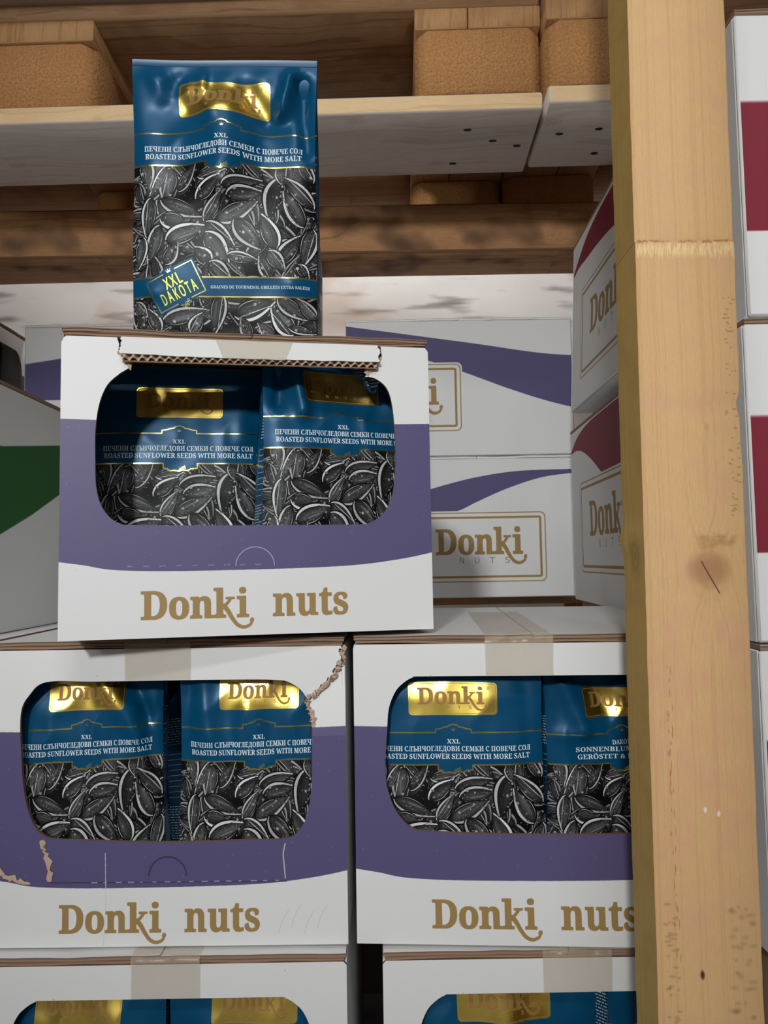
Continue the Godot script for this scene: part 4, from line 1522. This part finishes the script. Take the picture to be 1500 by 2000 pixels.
# the strip over the window of the top carton, bent outwards, with its fluted cut edge
func torn_flap(o: Node3D) -> void:
	var y := BOX.y - 2 * FRONT_T
	var hinge := Transform3D(Basis(Vector3.RIGHT, -0.42), Vector3(0.001, y, 0.0008))
	var outline := PackedVector2Array([Vector2(-0.118, -0.0185)])
	outline.append_array(jag(V2("-118,-19 -60,-21 0,-21 60,-21 119,-20"), 0.0004, 8, 3))
	outline.append_array(jag(V2("119,-20 118,-14 121,-8 119,0"), 0.001, 4, 9))
	outline.append_array(jag(V2("119,0 -119,0"), 0.0, 2, 9))
	outline.append_array(jag(V2("-119,0 -118,-8 -120,-15 -118,-20"), 0.001, 4, 12))
	obj("torn_flap", cut_panel(outline, [], 0.0006, Vector2(1, 1), M.paper, M.kraft, M.kraft, false), o, hinge)
	# back liner and the wave of the core between the two
	var lin := begin()
	sheet(lin, 30, 2, func(u: float, v: float) -> Vector3: return Vector3((u - 0.5) * 0.234, -v * 0.0240 + 0.0006 * wob.get_noise_2d(u * 900.0, 2.0), -0.0058))
	sheet(lin, 30, 2, func(u: float, v: float) -> Vector3: return Vector3((u - 0.5) * 0.234, -v * 0.0240, -0.0064), Rect2(0, 0, 1, 1), true)
	obj("flap_liner", close_mesh([[lin, M.kraft]]), o, hinge)
	var cv := begin_smooth()
	sheet(cv, 360, 1, func(u: float, v: float) -> Vector3: return Vector3((u - 0.5) * 0.234, -0.010 - v * 0.0130, -0.0032 + 0.0024 * sin(u * TAU * 30.0)))
	obj("flap_core", smooth_mesh([[cv, M.torn]]), o, hinge)
	var tp := begin_smooth()
	sheet(tp, 20, 16, func(u: float, v: float) -> Vector3:
		return Vector3((u - 0.5) * lerpf(0.072, 0.057, v) + 0.001, -v * 0.0225, 0.0006 + 0.0006 * absf(wob.get_noise_2d(u * 500.0, v * 300.0))))
	obj("packing_tape", smooth_mesh([[tp, M.tape]]), o, hinge)
	obj("torn_edge", torn_ribbon(jag(V2("-120,262 -116,257 -112,250 -109,246"), 0.001, 4, 14), 0.0012, 0.0036, 15, 0.0006), o, Transform3D(Basis(), Vector3(0, 0, 0.0003)))
	obj("torn_edge", torn_ribbon(jag(V2("121,264 117,257 111,250 108,246"), 0.001, 4, 16), 0.0016, 0.0048, 17, 0.0006), o, Transform3D(Basis(), Vector3(0, 0, 0.0003)))


func build_bags() -> void:
	var S := Vector3(0.176, 0.257, 0.052)
	bag("blue bag of sunflower seeds standing on the top display carton", Vector3(-0.1500, 0.2185, -0.722), 0.01, Vector3(0.176, 0.258, 0.052), 2, "500,250,500,640,120,62 760,330,760,600,120,-44 240,300,240,620,120,-26 385,10,385,140,26,26 330,150,420,260,60,28 620,150,720,280,70,-34 870,40,820,250,36,56 930,100,965,450,45,-70 130,40,160,170,60,24 250,60,180,200,50,-18 300,1180,700,1000,200,10 880,1180,980,1230,40,14 40,1180,120,1230,40,12", false, 0.085).rotation.z = -0.018
	bag("seed bag in the top carton, left one, standing back in shadow", Vector3(-0.2126, -0.0580, -0.782), 0.15, S, 5, "850,60,880,400,60,14", false, 0.0, {"rumple": 0.6, "full": 0.25})
	bag("seed bag in the top carton, right one, with its top folded over the gold plate", Vector3(-0.0490, -0.0480, -0.768), 0.34, S * Vector3(0.92, 1, 1), 7, "200,90,240,330,50,60 120,0,90,300,40,-40 500,200,700,300,120,-30 850,300,980,500,80,24", false, 0.0, {"tip": true})
	bag("seed bag at left in the left display carton, its plate cut by the window top", Vector3(-0.2980, -0.3495, -0.764), 0.16, S * Vector3(0.82, 1, 0.9), 9, "600,120,840,420,70,40 760,60,900,330,50,-40 300,100,200,400,120,14 880,300,960,700,50,-40", false, 0.0, {"full": 0.2})
	bag("seed bag turned sideways behind the two in the left display carton, small print on blue", Vector3(-0.2170, -0.3495, -0.870), PI / 2, S * Vector3(0.8, 0.9, 1.2), 31, "", false, 0.0, {"full": 0.2, "bias": 0.0})
	bag("seed bag at right in the left display carton, beside the tear", Vector3(-0.1250, -0.3495, -0.755), 0.04, S * Vector3(0.88, 1, 0.9), 12, "120,100,180,420,60,26 60,0,40,500,50,-30 420,260,520,560,80,18", false, 0.0, {"full": 0.2})
	bag("seed bag at left in the carton partly behind the post, smooth with bright plate", Vector3(0.0640, -0.3485, -0.7455), -0.05, S * Vector3(0.98, 0.96, 0.8), 14, "900,60,930,560,40,-12", false, 0.0, {"rumple": 0.45, "full": 0.14})
	bag("seed bag next to the post, with German print and crumpled plate", Vector3(0.2265, -0.3485, -0.772), 0.13, S * Vector3(0.86, 0.92, 1), 17, "120,60,240,330,60,36 330,60,420,330,70,-34 560,80,700,330,60,40 60,380,420,360,40,14", true, 0.0, {"full": 0.25})
	bag("seed bag at left in the lowest left carton, only its plate showing", Vector3(-0.2920, -0.6340, -0.741), 0.02, S * Vector3(0.92, 1, 0.9), 19, "600,120,840,420,70,16", false, 0.0, {"full": 0.2})
	bag("seed bag at right in the lowest left carton, only its plate showing", Vector3(-0.1275, -0.6340, -0.741), -0.02, S * Vector3(0.92, 1, 0.9), 21, "200,120,240,420,70,16", false, 0.0, {"full": 0.2})
	bag("seed bag at left in the lowest right carton, with bent gold plate", Vector3(0.1030, -0.6340, -0.743), 0.02, S, 23, "480,60,520,290,90,34", false, 0.0, {"full": 0.2})
	bag("seed bag beside the post in the lowest right carton", Vector3(0.2620, -0.6340, -0.775), 0.3, S * Vector3(0.76, 1, 1), 25, "480,60,520,290,90,24", false, 0.0, {"full": 0.2})
	bag("dark green bag inside the display carton at the far left", Vector3(-0.815, 0.2095, -1.44), PI / 2, S, 27, "", false, 0.0, {"mat": M.bag_green})
